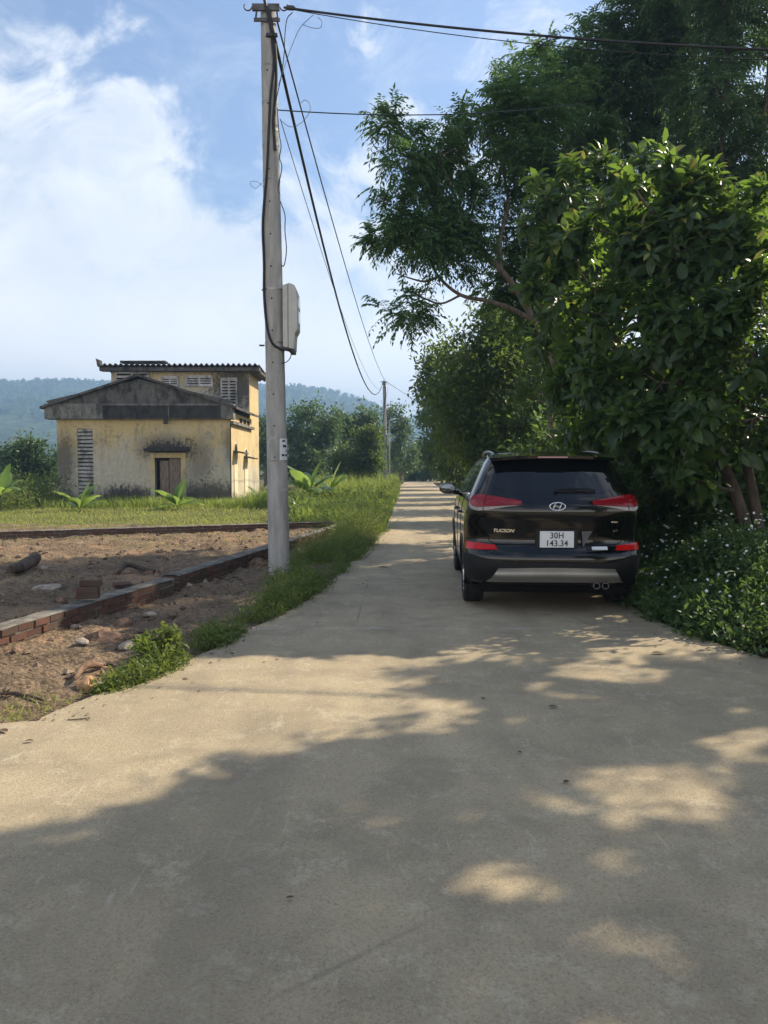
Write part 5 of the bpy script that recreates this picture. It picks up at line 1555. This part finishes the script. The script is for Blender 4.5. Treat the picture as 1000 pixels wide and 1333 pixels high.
# trees behind the photographer's shoulder, mirrored in the car
b = Vector((7.5, -5, 0))
for (bx_, by_, lab) in ((7.0, -4.0, 'spreading roadside tree standing behind the viewpoint, mirrored in the tail glass'), (11, -11, 'second spreading tree further behind the viewpoint beside the road')):
    b = Vector((bx_, by_, 0))
    make_tree('roadside_tree', lab, 'tree', GR, b, [([b, b + Vector((0, .1, 2)), b + Vector((-.3, 0, 4)), b + Vector((-.5, .2, 6.5))], .2, .07)], [(np.array(b) + np.array(o), np.array(rr), n) for o, rr, n in (((-.8, 0, 6), (2.2, 2.2, 1.6), 170), ((.8, .6, 5), (2, 2, 1.6), 150), ((-.2, -1, 7.6), (1.8, 2, 1.5), 130), ((-1.6, .5, 4.2), (1.3, 1.4, 1.0), 80), ((1, 0, 2.6), (1.6, 1.6, 1.4), 110))], lv_simple, 'leaf_tall', carve=False, limb_r=.07, leafkw=dict(nl=14, spread=.4, L=.2, W=.09))

# ------------------------------------------------------------------ trees across the fields
GF = 'trees beyond the field'
def far_tree(label, px, Y, lobes, mat='leaf_far', L=.30, nl=16, sp_=.62, name='field_tree', tt=560):
    b = at(px, 640, Y); b.z = 0
    return make_tree(name, label, 'tree', GF, b, [([b, at(px + 1, 600, Y), at(px - 1, 580, Y), at(px, tt, Y)], .22, .08)], lobes_px(lobes), lv_simple, mat, carve=False, limb_r=.1, twigs=8, leafkw=dict(nl=nl, spread=sp_, L=L, W=L * .5))
far_tree('rounded dark green tree right beside the near pole', 404, 58, [(403, 556, 58, 34, 26, 190), (385, 585, 58, 26, 30, 120), (420, 588, 58, 24, 30, 120), (400, 600, 57, 36, 20, 110), (430, 555, 59, 14, 22, 60)])
far_tree('tall round topped tree between the two poles', 466, 64, [(464, 548, 64, 22, 20, 130), (450, 572, 64, 20, 28, 100), (482, 570, 64, 20, 26, 100), (466, 596, 63, 30, 24, 100)])
far_tree('bright green shrubby tree in front of the round topped tree', 468, 50, [(470, 582, 50, 24, 20, 130), (452, 602, 50, 22, 20, 100), (486, 602, 50, 20, 20, 100), (478, 565, 50, 14, 10, 50)], 'leaf_mid', .24, 16, .5, 'shrubby_tree', 590)
far_tree('loose airy tree standing right behind the distant pole', 522, 74, [(520, 546, 74, 18, 18, 60), (512, 575, 74, 16, 24, 60), (532, 572, 74, 16, 20, 50), (520, 600, 73, 26, 18, 70), (505, 545, 75, 8, 16, 24)])
far_tree('dark round tree seen past the house corner and the near pole', 346, 66, [(345, 556, 66, 13, 22, 70), (343, 590, 66, 16, 26, 80), (360, 585, 66, 14, 30, 60)])
far_tree('dark spreading tree at the mouldy wall end of the house', 30, 46, [(40, 592, 46, 26, 18, 120), (18, 602, 46, 24, 20, 110), (62, 606, 46, 20, 22, 90), (38, 622, 46, 44, 18, 130), (-30, 605, 46, 40, 28, 120)], L=.24, sp_=.5, tt=596)
far_tree('low tree far out in the fields at the frame edge', -60, 60, [(-60, 590, 60, 34, 30, 120), (-100, 600, 60, 34, 30, 110)], tt=590)
for k, (px, Y, top_, wd) in enumerate(((536, 92, 598, 9), (548, 95, 582, 12), (560, 90, 592, 12), (573, 93, 590, 10), (590, 90, 575, 18), (500, 96, 590, 16), (470, 98, 592, 20), (615, 86, 560, 26), (655, 80, 540, 40))):
    lab = ['thin pale stemmed tree at the very end of the road, first from the distant pole', 'thin trunked tree at the end of the road with a wider crown', 'pale trunked tree at the road end in the middle of the row', 'slender tree near the bend at the end of the road', 'bushy tree closing the view beyond the bend', 'far tree behind the tall grass by the distant pole', 'far tree showing between the field trees', 'tree at the outside of the bend behind the grove', 'tall tree behind the grove past the bend'][k]
    b = at(px, 640, Y); b.z = 0
    make_tree('slender_tree', lab, 'tree', 'trees at the road end', b, [([b, at(px + 1, 612, Y), at(px - 1, 600, Y), at(px, top_, Y)], .14, .05)], lobes_px([(px, top_ + 4, Y, wd, 12, 50), (px + 4, top_ + 18, Y, wd, 12, 50), (px - 3, 614, Y, wd + 3, 10, 46)]), lv_simple, 'leaf_far', carve=False, limb_r=.06, twigs=6, leafkw=dict(nl=13, spread=.7, L=.36, W=.17))
# the field hedge that runs on behind
V, T, t = [], [], []
n = 2600
xs = rng.uniform(-90, 60, n); ys = rng.uniform(108, 122, n)
hh_ = 3.2 + np.array([mnoise.noise(Vector((x * .09, 0, 4))) for x in xs]) * 2.4
P = np.stack([xs, ys, rng.random(n) ** .8 * np.clip(hh_, .8, 9)], 1)
V, T, t = lv_simple(P, unit_rand(n), nl=14, spread=1.0, L=.55, W=.28)
props(np_mesh('treeline', V, T, M['leaf_far'], None, t), 'far line of field trees merging along the foot of the hills', 'treeline', kind='stuff')

# ------------------------------------------------------------------ shrubs at the verge under the grove
def shrub(name, label, x, y, r, h, n, mat='leaf_shrub', L=.11, group='roadside shrubs', leaf=lv_simple, kw=None):
    b = Vector((x, y, 0))
    lobes = [(np.array([x, y, h * .55]), np.array([r, r, h * .5]), n), (np.array([x + r * .5, y + r * .2, h * .4]), np.array([r * .7, r * .7, h * .4]), n // 2), (np.array([x - r * .5, y - r * .1, h * .38]), np.array([r * .65, r * .7, h * .36]), n // 2)]
    return make_tree(name, label, 'shrub', group, b, [([b, b + Vector((.03, 0, h * .3)), b + Vector((-.02, .02, h * .6))], .04, .015)], lobes, leaf, mat, carve=False, limb_r=.015, twigs=10, leafkw=kw or dict(nl=14, spread=.2, L=L, W=L * .5))
for k, (x, y, r, h) in enumerate(((3.9, 11.2, .8, 2.0), (5.0, 10.4, 1.0, 1.9), (5.9, 11.8, 1.1, 2.4), (4.5, 13.2, .9, 2.4), (4.0, 16.5, 1.0, 2.6), (4.4, 20.0, 1.1, 2.8), (4.9, 26, 1.2, 3.0), (5.6, 34, 1.3, 3.0), (6.0, 46, 1.5, 3.2))):
    lab = ['dark verge shrub beside the car reflector', 'dark shrub in the gap between the car and the twin stems', 'tall dark shrub behind the twin brown stems', 'dark shrub showing over the car roof corner', 'verge shrub hidden partly by the car roof', 'verge shrub beside the road beyond the car', 'verge shrub under the sunlit bushy tree', 'roadside shrub under the arching tree', 'roadside shrub nearest the road end'][k]
    shrub('verge_shrub', lab, x, y, r, h, 110, L=.12 + .004 * y)

# ------------------------------------------------------------------ ground plants
def blades(n, xf, yf, hf, lean=.45, wd=.009, keep=None, zf=None):
    xs, ys = xf, yf
    d = nrmz(np.stack([rng.normal(size=len(xs)) * lean, rng.normal(size=len(xs)) * lean, np.ones(len(xs))], 1))
    pos = np.stack([xs, ys, zf if zf is not None else np.zeros(len(xs))], 1)
    az = rng.random(len(xs)) * 6.283
    nn = np.stack([np.cos(az), np.sin(az), np.zeros(len(xs))], 1)
    h = hf * rng.uniform(.6, 1.15, len(xs))
    bend = nn * (h * rng.uniform(.1, .6, len(xs)))[:, None] - UP * (h * rng.uniform(.0, .3, len(xs)))[:, None]
    tint = np.clip(rng.random(len(xs)) * .6 + .4 * np.array([.5 + mnoise.noise(Vector((x * .5, y * .5, 1))) for x, y in zip(xs, ys)]), 0, 1)
    return instance(T_BLADE, pos, d, nn, h, wd * rng.uniform(.7, 1.4, len(xs)), tint, bend)
def nz(xs, ys, f, s=0.0): return np.array([mnoise.noise(Vector((x * f, y * f, s))) for x, y in zip(xs, ys)])
FW = lambda x: np.interp(x, [-14.5, -.92], [13.6, 19.75])
# short lawn beyond the far brick wall
n = 52000
xs = rng.uniform(-19, 1.2, n); ys = 14 + rng.random(n) ** 1.25 * 20
le = np.interp(ys, [p[1] for p in LEFT], [p[0] for p in LEFT])
k = (ys > FW(xs) + .2) & (xs < le - .1) & ~((xs > wl - .05) & (xs < wr_ + .05) & (ys > 33))
xs, ys = xs[k], ys[k]
h = .08 + .13 * np.clip(nz(xs, ys, .7) + .3, 0, 1.2) * (.5 + rng.random(len(xs)) ** 2 * 1.3) + .35 * np.clip((ys - 28.5) / 3, 0, 1) * np.clip(nz(xs, ys, .8, 4) + .35, 0, 1)
props(np_mesh('lawn', *[(a) for a in blades(0, xs, ys, h, wd=.016)][:2], M['lawn'], None, None), kind='stuff') if False else None
V, T, t = blades(0, xs, ys, h, wd=.016)
props(np_mesh('lawn', V, T, M['lawn'], None, t), 'sunlit short lawn grass between the far brick wall and the house', 'grass', kind='stuff')
# tall grass in front of the house, round it, and along the road
n = 60000
xs = np.concatenate([rng.uniform(-20, -3, 15000), rng.uniform(-8, 3.5, n)]); ys = np.concatenate([rng.uniform(29.5, 33, 15000), 18.5 + rng.random(n) ** 1.15 * 62])
le = np.interp(ys, [p[1] for p in LEFT], [p[0] for p in LEFT])
dist = le - xs
k = np.where(np.arange(len(xs)) < 15000, nz(xs, ys, .6, 7) > -.12, (dist > .0) & (dist < 2.4 + .09 * (ys - 18)) & (nz(xs, ys, .4, 2) > -.5)) & ~((xs > wl) & (xs < wr_) & (ys > 32.95)) & (ys > FW(xs) + .3)
xs, ys, dist = xs[k], ys[k], dist[k]
edge = np.clip(dist / .6, .35, 1)
h = np.where(ys < 33.2, np.where(xs < -5.5, .42, .62), 1.05) * (1 + .5 * nz(xs, ys, .35, 9)) * np.where(xs > -5.5, edge, 1) * np.clip((ys - 17.5) / 9 + .3, .3, 1.15)
V, T, t = blades(0, xs, ys, h, lean=.3, wd=.02)
props(np_mesh('tall_grass', V, T, M['grass'], None, t), 'tall bright grass along the road edge and before the house', 'grass', kind='stuff')
# leafy herbs among the tall grass
n = 2600
xs = rng.uniform(-8, 3, n); ys = 18.5 + rng.random(n) * 50
le = np.interp(ys, [p[1] for p in LEFT], [p[0] for p in LEFT]); dist = le - xs
k = (dist > .1) & (dist < 3 + .1 * (ys - 18)) & (ys > FW(xs) + .4)
xs, ys = xs[k], ys[k]
P = np.stack([xs, ys, rng.uniform(.1, .75, len(xs)) * np.clip((ys - 17) / 9, .25, 1)], 1)
V, T, t = lv_simple(P, nrmz(rng.normal(size=P.shape) * .4 + UP), nl=12, spread=.2, L=.11, W=.05)
props(np_mesh('field_herbs', V, T, M['leaf_weed'], None, t), 'leafy green herbs growing through the roadside grass', 'ground cover', kind='stuff')
# left-hand weed patch before the house end wall
n = 900
xs = rng.uniform(-21, -13.4, n); ys = rng.uniform(27.5, 34, n)
P = np.stack([xs, ys, rng.uniform(.05, 1.15, n) * np.clip((ys - 27) / 3, .2, 1)], 1)
V, T, t = lv_simple(P, nrmz(rng.normal(size=P.shape) * .5 + UP), nl=16, spread=.3, L=.15, W=.06)
props(np_mesh('field_weeds', V, T, M['leaf_weed'], None, t), 'rank green weeds at the mouldy end wall of the house', 'ground cover', kind='stuff')

# low creeping weeds on the verge round the pole
n = 12000
ys = 5.1 + rng.random(n) ** 1.3 * 15.5
le = np.interp(ys, [p[1] for p in LEFT], [p[0] for p in LEFT])
wv_ = np.interp(ys, [5, 5.6, 6.6, 8, 9.5, 11, 14, 18, 20.6], [.1, .38, .45, .55, .75, 1.0, 1.0, .9, 1.4])
dist = rng.random(n) ** .9 * wv_
xs = le - dist + .05 + nz(ys * 2, ys, 1.2, 5) * .06
dens = nz(xs, ys, 1.6, 3) * 1.25 + .22 - .6 * np.clip((dist / wv_ - .55), 0, 1)
k = rng.random(n) < np.clip(dens * 1.5, 0, 1)
xs, ys, dist, wv_ = xs[k], ys[k], dist[k], wv_[k]
rag = .45 + 1.3 * rng.random(len(xs)) ** 3
hz2 = rag * np.interp(ys, [5, 6, 8, 12, 20], [.03, .07, .11, .24, .5]) * (.5 + np.sin(np.pi * np.clip(dist / wv_, 0.08, .95))) * (1 + .6 * nz(xs, ys, 1.1, 6))
P = np.stack([xs, ys, rng.random(len(xs)) ** .7 * np.clip(hz2, .03, .6) + .03], 1)
V1 = lv_simple(P, nrmz(rng.normal(size=P.shape) * .5 + UP), nl=8, spread=.07, L=.042, W=.02)
nb_ = 9000
kk = rng.integers(0, len(xs), nb_)
V2 = blades(0, xs[kk] + rng.normal(size=nb_) * .06, ys[kk] + rng.normal(size=nb_) * .06, hz2[kk] * 1.25 + .06, lean=.5, wd=.007)
V, T, t = merge([V1, V2])
props(np_mesh('verge_weeds', V, T, M['leaf_weed'], None, t), 'low creeping green weeds along the road edge round the pole', 'ground cover', kind='stuff')
# sparse grass on the plot
n = 9000
xs = rng.uniform(-12, -2, n); ys = rng.uniform(7, 19, n)
wx = np.interp(ys, [4.9, 19.3], [-3.62, -.86])
m_ = nz(xs, ys, .55, 8)
k = (xs < wx - .3) & (ys < FW(xs) - .2) & ((m_ > .18) | ((ys > FW(xs) - 2.2) & (m_ > -.25) & (xs < -3.5)))
xs, ys = xs[k], ys[k]
V, T, t = blades(0, xs, ys, np.full(len(xs), .085), lean=.8, wd=.008, zf=np.array([dirt_z(a, b) - .01 for a, b in zip(xs, ys)]))
n = 700
xs = rng.uniform(-3.3, -2.0, n); ys = rng.uniform(4.0, 5.0, n)
le = np.interp(ys, [p[1] for p in LEFT], [p[0] for p in LEFT]); k = xs < le - .02; xs, ys = xs[k], ys[k]
q = blades(0, xs, ys, np.full(len(xs), .11), lean=.7, wd=.006, zf=np.full(len(xs), .02))
V, T, t = merge([(V, T, t), q])
props(np_mesh('sparse_grass', V, T, M['lawn'], None, t), 'sparse yellowish grass coming up through the bare plot soil', 'grass', kind='stuff')

# weeds with white flowers beside the car
n = 7200
ys = 4.9 + rng.random(n) ** 1.15 * 9.5
re_ = np.interp(ys, [p[1] for p in RIGHT], [p[0] for p in RIGHT])
dist = rng.random(n) * 3.2
xs = re_ + dist - .05 + nz(ys, ys, 1.7, 2) * .12
hh2 = np.clip(.16 + .62 * np.clip(dist / 1.2, 0, 1), .1, .8) * (1 + .5 * nz(xs, ys, .9, 1)) * np.interp(ys, [5, 6, 9], [.75, .9, 1.0])
P = np.stack([xs, ys, rng.random(n) ** .65 * hh2 + .02], 1)
k = rng.random(n) < np.clip(nz(xs, ys, 1.4, 4) + .8, 0, 1)
P = P[k]
V1 = lv_simple(P, nrmz(rng.normal(size=P.shape) * .5 + UP), nl=12, spread=.11, L=.07, W=.034)
kk = rng.integers(0, len(P), 3500)
V2 = blades(0, P[kk, 0], P[kk, 1], hh2[k][kk] * 1.05 + .03, lean=.25, wd=.006)
V, T, t = merge([V1, V2])
props(np_mesh('flowering_weeds', V, T, M['leaf_verge'], None, t), 'dark green weeds growing beside the car along the road edge', 'ground cover', kind='stuff')
n = 950
ys = 5.2 + rng.random(n) ** 1.2 * 5.5; re_ = np.interp(ys, [p[1] for p in RIGHT], [p[0] for p in RIGHT]); dist = .15 + rng.random(n) ** .8 * 2.2
hh3 = np.clip(.16 + .62 * np.clip(dist / 1.2, 0, 1), .1, .8) * np.interp(ys, [5, 6, 9], [.75, .9, 1.0])
P = np.stack([re_ + dist, ys, hh3 * rng.uniform(.65, 1.3, n) + .06], 1)
P = P[rng.random(n) < np.clip(nz(P[:, 0], P[:, 1], 1.8, 9) + .7, 0, 1)]
nf = len(P); pk = 5
Pf = np.repeat(P, pk, 0); az = np.tile(np.arange(pk) * 2 * np.pi / pk, nf) + np.repeat(rng.random(nf) * 6, pk)
ax3 = nrmz(UP + rng.normal(size=(nf, 3)) * .45 + np.array([-.3, -.5, 0])); ax3 = np.repeat(ax3, pk, 0)
aa = nrmz(np.cross(ax3, np.array([.1, .9, .2]))); bb = np.cross(ax3, aa)
dd = aa * np.cos(az)[:, None] + bb * np.sin(az)[:, None]
V, T, t = instance(T_RHOMB, Pf, dd, ax3,   .0185, .017, np.zeros(len(Pf)))
props(np_mesh('wild_flowers', V, T, M['petal'], None, t), 'small white wild flowers scattered over the weeds beside the car', 'flowers', kind='stuff')

# bright leafy weed clump at the road corner
shrub('weed_clump', 'bright green leafy weed clump where the verge meets the road corner', *(gnd(203, 868)[:2]), .17, .27, 38, 'leaf_weed', L=.07, group=None, kw=dict(nl=10, spread=.07, L=.065, W=.036))

# ------------------------------------------------------------------ banana plants
def banana(label, x, y, hs, L, nleaf, seed, lean=.0, group='banana plants in the grass', name='banana_plant'):
    r_ = np.random.default_rng(seed)
    root = empty(name, Vector((x, y, 0)), label, 'banana plant', group)
    b = Vector((x, y, 0)); top_ = b + Vector((lean, 0, hs))
    mb = MB(); mb.tube([b, b.lerp(top_, .5) + Vector((.02, 0, 0)), top_], [.075 * hs + .02, .06 * hs + .015, .035 * hs + .012], 10); mb.build('stem', M['leaf_weed'], root, smooth=60)
    for i in range(nleaf):
        az = i * 2.4 + r_.uniform(-.3, .3); el = r_.uniform(.35, 1.35) if i else 1.45
        l_ = L * r_.uniform(.75, 1.1); wd = l_ * r_.uniform(.15, .2)
        hd = Vector((math.cos(az), math.sin(az), 0)); sd = Vector((-math.sin(az), math.cos(az), 0))
        nu, nv = 5, 12
        p = top_.copy(); ang = el; pts = []
        for j in range(nv):
            t_ = j / (nv - 1); pts.append(p.copy())
            ang -= (1.5 / nv) * r_.uniform(.6, 1.1) * (.4 + t_ * 1.2) * (.5 if i == 0 else 1)
            p = p + (hd * math.cos(ang) + Vector((0, 0, math.sin(ang)))) * (l_ / (nv - 1))
        mb = MB()
        def f(u, v):
            j = int(round(v * (nv - 1))); t_ = v; s_ = u * 2 - 1
            prof_ = 0.10 if t_ < .16 else max(.02, math.sin(math.pi * min(1, (t_ - .13) / .87)) ** .55)
            q = pts[j] + sd * (s_ * wd * prof_) + Vector((0, 0, -abs(s_) * wd * prof_ * .35 + abs(s_) * .02 * math.sin(j * 2.1 + i)))
            return tuple(q)
        mb.grid(f, nu, nv)
        o = mb.build('leaf', M['banana'], root, smooth=180)
        a_ = o.data.attributes.new('tint', 'FLOAT', 'POINT'); a_.data.foreach_set('value', np.full(len(o.data.vertices), r_.random()))
    return root
def bpos(px, Y): return at(px, 610, Y).x, Y
banana('banana plant with a bright upright leaf growing beside the near pole', *bpos(403, 30), .6, 1.6, 10, 3)
banana('smaller banana plant in the tall grass closer to the distant pole', *bpos(430, 33), .55, 1.4, 7, 5)
banana('low banana plant between the near pole and the house corner', *bpos(384, 27), .2, 1.0, 7, 9)
banana('tall banana plant at the picture edge beside the lawn', *bpos(0, 27), .6, 1.35, 8, 11)
banana('small banana shoot under the slatted vent of the house', *bpos(103, 27.5), .1, 1.25, 9, 21)
banana('small banana shoot under the boarded doorway of the house', *bpos(230, 29), .12, 1.3, 8, 33)
banana('young banana plant near the sunlit side wall of the house', *bpos(340, 31), .15, 1.0, 7, 41)

# ------------------------------------------------------------------ loose things on the plot and the road
def rock(name, label, px, py, r, flat, mat, seed, cat_='rock', group=None, z=0.0, rz=0):
    p = gnd(px, py, 0.02); 
    zg = max(dirt_z(p.x, p.y), .0) if -13 < p.x < 1.2 and 3.2 < p.y < 20 else 0
    bm = bmesh.new(); bmesh.ops.create_icosphere(bm, subdivisions=3, radius=1)
    for v in bm.verts:
        q = v.co.copy()
        d = 1 + .35 * mnoise.noise(q * 1.1 + Vector((seed, 0, 0))) + .16 * mnoise.noise(q * 2.7 + Vector((0, seed, 0))) + .06 * mnoise.noise(q * 6 + Vector((0, 0, seed)))
        q = q * d; q.x *= 1.0; q.y *= .8; q.z = max(q.z, -.35) * flat
        v.co = Matrix.Rotation(rz, 3, 'Z') @ (q * r)
    me = bpy.data.meshes.new(name); bm.to_mesh(me); bm.free(); me.shade_smooth(); me.set_sharp_from_angle(angle=R(28))
    return props(link(name, me, M[mat], None, Vector((p.x, p.y, zg + r * flat * .15))), label, cat_, group)
GRK = 'clods and stones on the bare soil'
for k, (px, py, r, fl, mt, lab) in enumerate([
    (134, 836, .15, .55, 'clod', 'large brown soil clod on the strip between brick wall and weeds'),
    (160, 815, .10, .6, 'clod', 'brown soil clod just above the largest one, nearer the wall'),
    (107, 843, .065, .5, 'stone', 'pale flat stone next to the largest soil clod'),
    (167, 847, .085, .55, 'stone', 'pale rounded stone beside the bright weed clump'),
    (113, 899, .085, .8, 'orange_stone', 'orange rubble lump at the concrete road edge'),
    (138, 879, .055, 1.0, 'orange_stone', 'upright orange chip beside the dead root by the road edge'),
    (23, 852, .06, .6, 'clod', 'small dark clod low on the strip below the near wall start'),
    (97, 819, .05, .5, 'stone', 'small pale stone at the foot of the brick wall joint'),
    (62, 770, .16, .4, 'stone', 'pale broken rubble slab inside the plot'),
    (79, 783, .07, .6, 'clod', 'dark clod just inside the near brick wall'),
    (56, 742, .07, .6, 'stone', 'pale stone lying against the rotten log'),
    (160, 750, .16, .28, 'clod', 'long low soil heap in the middle of the plot'),
    (197, 747, .12, .3, 'clod', 'low soil heap beside the long one in the plot'),
    (228, 710, .08, .45, 'clod', 'dark clod on the sunlit orange soil near the far wall'),
    (244, 768, .07, .5, 'stone', 'pale stone at the foot of the near wall towards the pole'),
    (335, 738, .16, .6, 'clod', 'big soil lump between the near wall and the pole'),
    (262, 800, .06, .5, 'clod', 'small clod above the verge weeds'),
    (195, 805, .07, .5, 'stone', 'pale stone halfway along the soil strip'),
    (215, 788, .05, .5, 'clod', 'small clod halfway along the wall foot'),
    (232, 842, .06, .6, 'stone', 'small grey stone peeping out of the verge weeds'),
    (385, 807, .055, .6, 'stone', 'grey stone at the concrete edge beyond the weed clump')]):
    rock('stone' if 'stone' in mt else 'soil_clod', lab, px, py, r, fl, mt, 3.7 * k + 1, 'stone' if 'stone' in mt else 'soil clod', GRK, rz=k * 1.3)
# crumbs of soil, beyond counting
n = 16000
xs = rng.uniform(-11, -.9, n); ys = 4.3 + rng.random(n) ** 1.6 * 15.5
le = np.interp(ys, [p[1] for p in LEFT], [p[0] for p in LEFT]); k = (xs < le - .12) & (ys < FW(xs) - .2)
xs, ys = xs[k], ys[k]
clump = np.clip(nz(xs, ys, 1.5, 11) + .35, 0, 1)
kk = rng.random(len(xs)) < clump * 1.3
xs, ys = xs[kk], ys[kk]
r = .009 + .045 * rng.random(len(xs)) ** 5
oc = np.array([(1, 0, 0), (-.9, .2, 0), (.1, 1, 0), (0, -1, .1), (.1, 0, .8), (0, .1, -.7)]); of = np.array([(0, 2, 4), (2, 1, 4), (1, 3, 4), (3, 0, 4), (2, 0, 5), (1, 2, 5), (3, 1, 5), (0, 3, 5)])
jit = rng.uniform(.65, 1.35, (len(xs), 6, 3)); an = rng.random(len(xs)) * 6.28
Vc = oc[None] * jit * r[:, None, None]
Vx = Vc[..., 0] * np.cos(an)[:, None] - Vc[..., 1] * np.sin(an)[:, None]; Vy = Vc[..., 0] * np.sin(an)[:, None] + Vc[..., 1] * np.cos(an)[:, None]
zc_ = np.array([dirt_z(a, b) for a, b in zip(xs, ys)])
V = np.stack([Vx + xs[:, None], Vy + ys[:, None], Vc[..., 2] + (zc_ + r * .2)[:, None]], -1).reshape(-1, 3)
T = (of[None] + (np.arange(len(xs)) * 6)[:, None, None]).reshape(-1, 3)
props(np_mesh('soil_crumbs', V, T, M['crumb'], None, np.repeat(rng.random(len(xs)) ** 2, 6)), 'loose crumbs of dry soil strewn over the bare plot', 'soil crumbs', kind='stuff')
# log, root, sticks
def stick(name, label, pts, radii, mat='log', cat_='stick', n=9):
    C_ = cat(pts, 5); rr = np.interp(np.linspace(0, 1, len(C_)), np.linspace(0, 1, len(radii)), radii)
    C_ = [p + Vector((mnoise.noise(p * 7), mnoise.noise(p * 7 + Vector((5, 0, 0))), 0)) * float(np.mean(radii)) * .5 for p in C_]
    mb = MB(); mb.tube(C_, list(rr), n)
    return props(mb.build(name, M[mat], org=Vector(pts[0]), smooth=50), label, cat_)
def gz_(px, py, h): p = gnd(px, py, .02); return Vector((p.x, p.y, max(dirt_z(p.x, p.y), 0) + h))
stick('rotten_log', 'short dark rotten log lying on the bare plot soil', [gz_(13, 755, .07), gz_(30, 748, .11), gz_(48, 741, .14)], [.06, .095, .09], cat_='log')
stick('tree_root', 'curved dead root on the soil beside the road corner', [gz_(97, 893, .02), gz_(108, 884, .06), gz_(118, 879, .07), gz_(130, 874, .05), gz_(148, 868, .02)], [.012, .025, .028, .022, .008], 'clod', 'root')
stick('dead_stick', 'thin dark stick lying across the orange soil', [gz_(2, 914, .02), gz_(25, 914, .03), gz_(60, 917, .02)], [.008, .014, .007])
stick('bent_branch', 'dark bent branch lying on the plot soil towards the pole', [gz_(155, 752, .04), gz_(166, 745, .09), gz_(190, 746, .06), gz_(202, 748, .03)], [.03, .04, .03, .02], 'log', 'branch')
stick('twig', 'thin forked twig lying on the sunlit concrete', [gnd(88, 937, ROADZ + .004), gnd(105, 936, ROADZ + .008), gnd(117, 934, ROADZ + .005)], [.003, .004, .002], 'log', 'twig', 6)
# bricks left on the wall
def brick(label, px, py, z, rz, tilt=0, stackn=1, group='loose bricks on the near wall', name='loose_brick'):
    p = gnd(px, py, z)
    me = bpy.data.meshes.new(name); bm = bmesh.new(); bmesh.ops.create_cube(bm, size=1)
    for v in bm.verts: v.co = Vector((v.co.x * .21, v.co.y * .10, v.co.z * .058))
    bm.to_mesh(me); bm.free()
    a_ = me.attributes.new('tint', 'FLOAT', 'POINT'); a_.data.foreach_set('value', np.full(len(me.vertices), random.random(), np.float32))
    o = link(name, me, M['brick'], None, Vector((p.x, p.y, z + .03))); o.rotation_euler = (tilt, 0, rz)
    b_ = o.modifiers.new('bevel', 'BEVEL'); b_.width = .004; b_.segments = 2
    return props(o, label, 'brick', group)
zw = .245
brick('lowest red brick of the small pile on the near wall', 115, 779, zw, .15)
o_ = brick('middle red brick of the small pile on the near wall', 115, 779, zw, .05); o_.location.z += .06
o_ = brick('topmost red brick of the small pile on the near wall', 116, 779, zw, .3); o_.location.z += .12; o_.location.y += .06
brick('single red brick tilted on the soil behind the near wall', 159, 765, .06, .6, .25)
# litter blown against both road edges
n = 900
ys = 4.5 + rng.random(n) ** 1.5 * 16; sd_ = rng.random(n) < .5
re_ = np.interp(ys, [p[1] for p in RIGHT], [p[0] for p in RIGHT]); le = np.interp(ys, [p[1] for p in LEFT], [p[0] for p in LEFT])
off = rng.random(n) ** 3 * .7 + .02
xs = np.where(sd_, re_ - off, le + off)
az = rng.random(n) * 6.28; L_ = .012 + .035 * rng.random(n) ** 2
V, T, t = instance(T_RHOMB, np.stack([xs, ys, np.full(n, ROADZ + .006)], 1), np.stack([np.cos(az), np.sin(az), rng.random(n) * .2], 1), nrmz(UP + rng.normal(size=(n, 3)) * .25), L_, L_ * .6, rng.random(n))
props(np_mesh('leaf_litter', V, T, M['dry_leaf'], None, t), 'dry leaf litter and grit gathered along the concrete edges', 'leaf litter', kind='stuff')
# fallen leaves on the concrete
def fallen(label, px, py, L, rz):
    p = gnd(px, py, ROADZ)
    V, T, t = instance(T_BROAD, np.zeros((1, 3)), np.array([[math.cos(rz), math.sin(rz), .05]]), np.array([[0.05, 0, 1.0]]), L, L * .5, 0)
    V[:, 2] = V[:, 2] * .6 + .012
    o = np_mesh('fallen_leaf', V + np.array((p.x, p.y, ROADZ)), T, M['dry_leaf'], None, t, org=(p.x, p.y, ROADZ))
    return props(o, label, 'leaf', 'fallen leaves on the road')
for px, py, L, rz, lab in [(372, 1173, .03, .3, 'single small dark leaf alone low on the shaded concrete'), (713, 922, .07, .1, 'dry leaf on shaded concrete straight below the car'), (628, 912, .05, 1.2, 'small dry leaf on the concrete below the car tyre'), (679, 983, .04, 2.0, 'tiny dry leaf between the sun patches'), (734, 1022, .05, .8, 'dry leaf at the edge of the larger sun patch'), (32, 967, .05, .2, 'dry leaf on the sunlit concrete near the plot corner'), (10, 955, .09, 2.6, 'curled dark leaf at the soil edge of the concrete'), (848, 852, .12, .2, 'long dry leaf near the flowering weeds and the car'), (492, 739, .16, .1, 'flat dark leaf litter patch near the weedy verge beyond the pole')]:
    fallen(lab, px, py, L, rz)
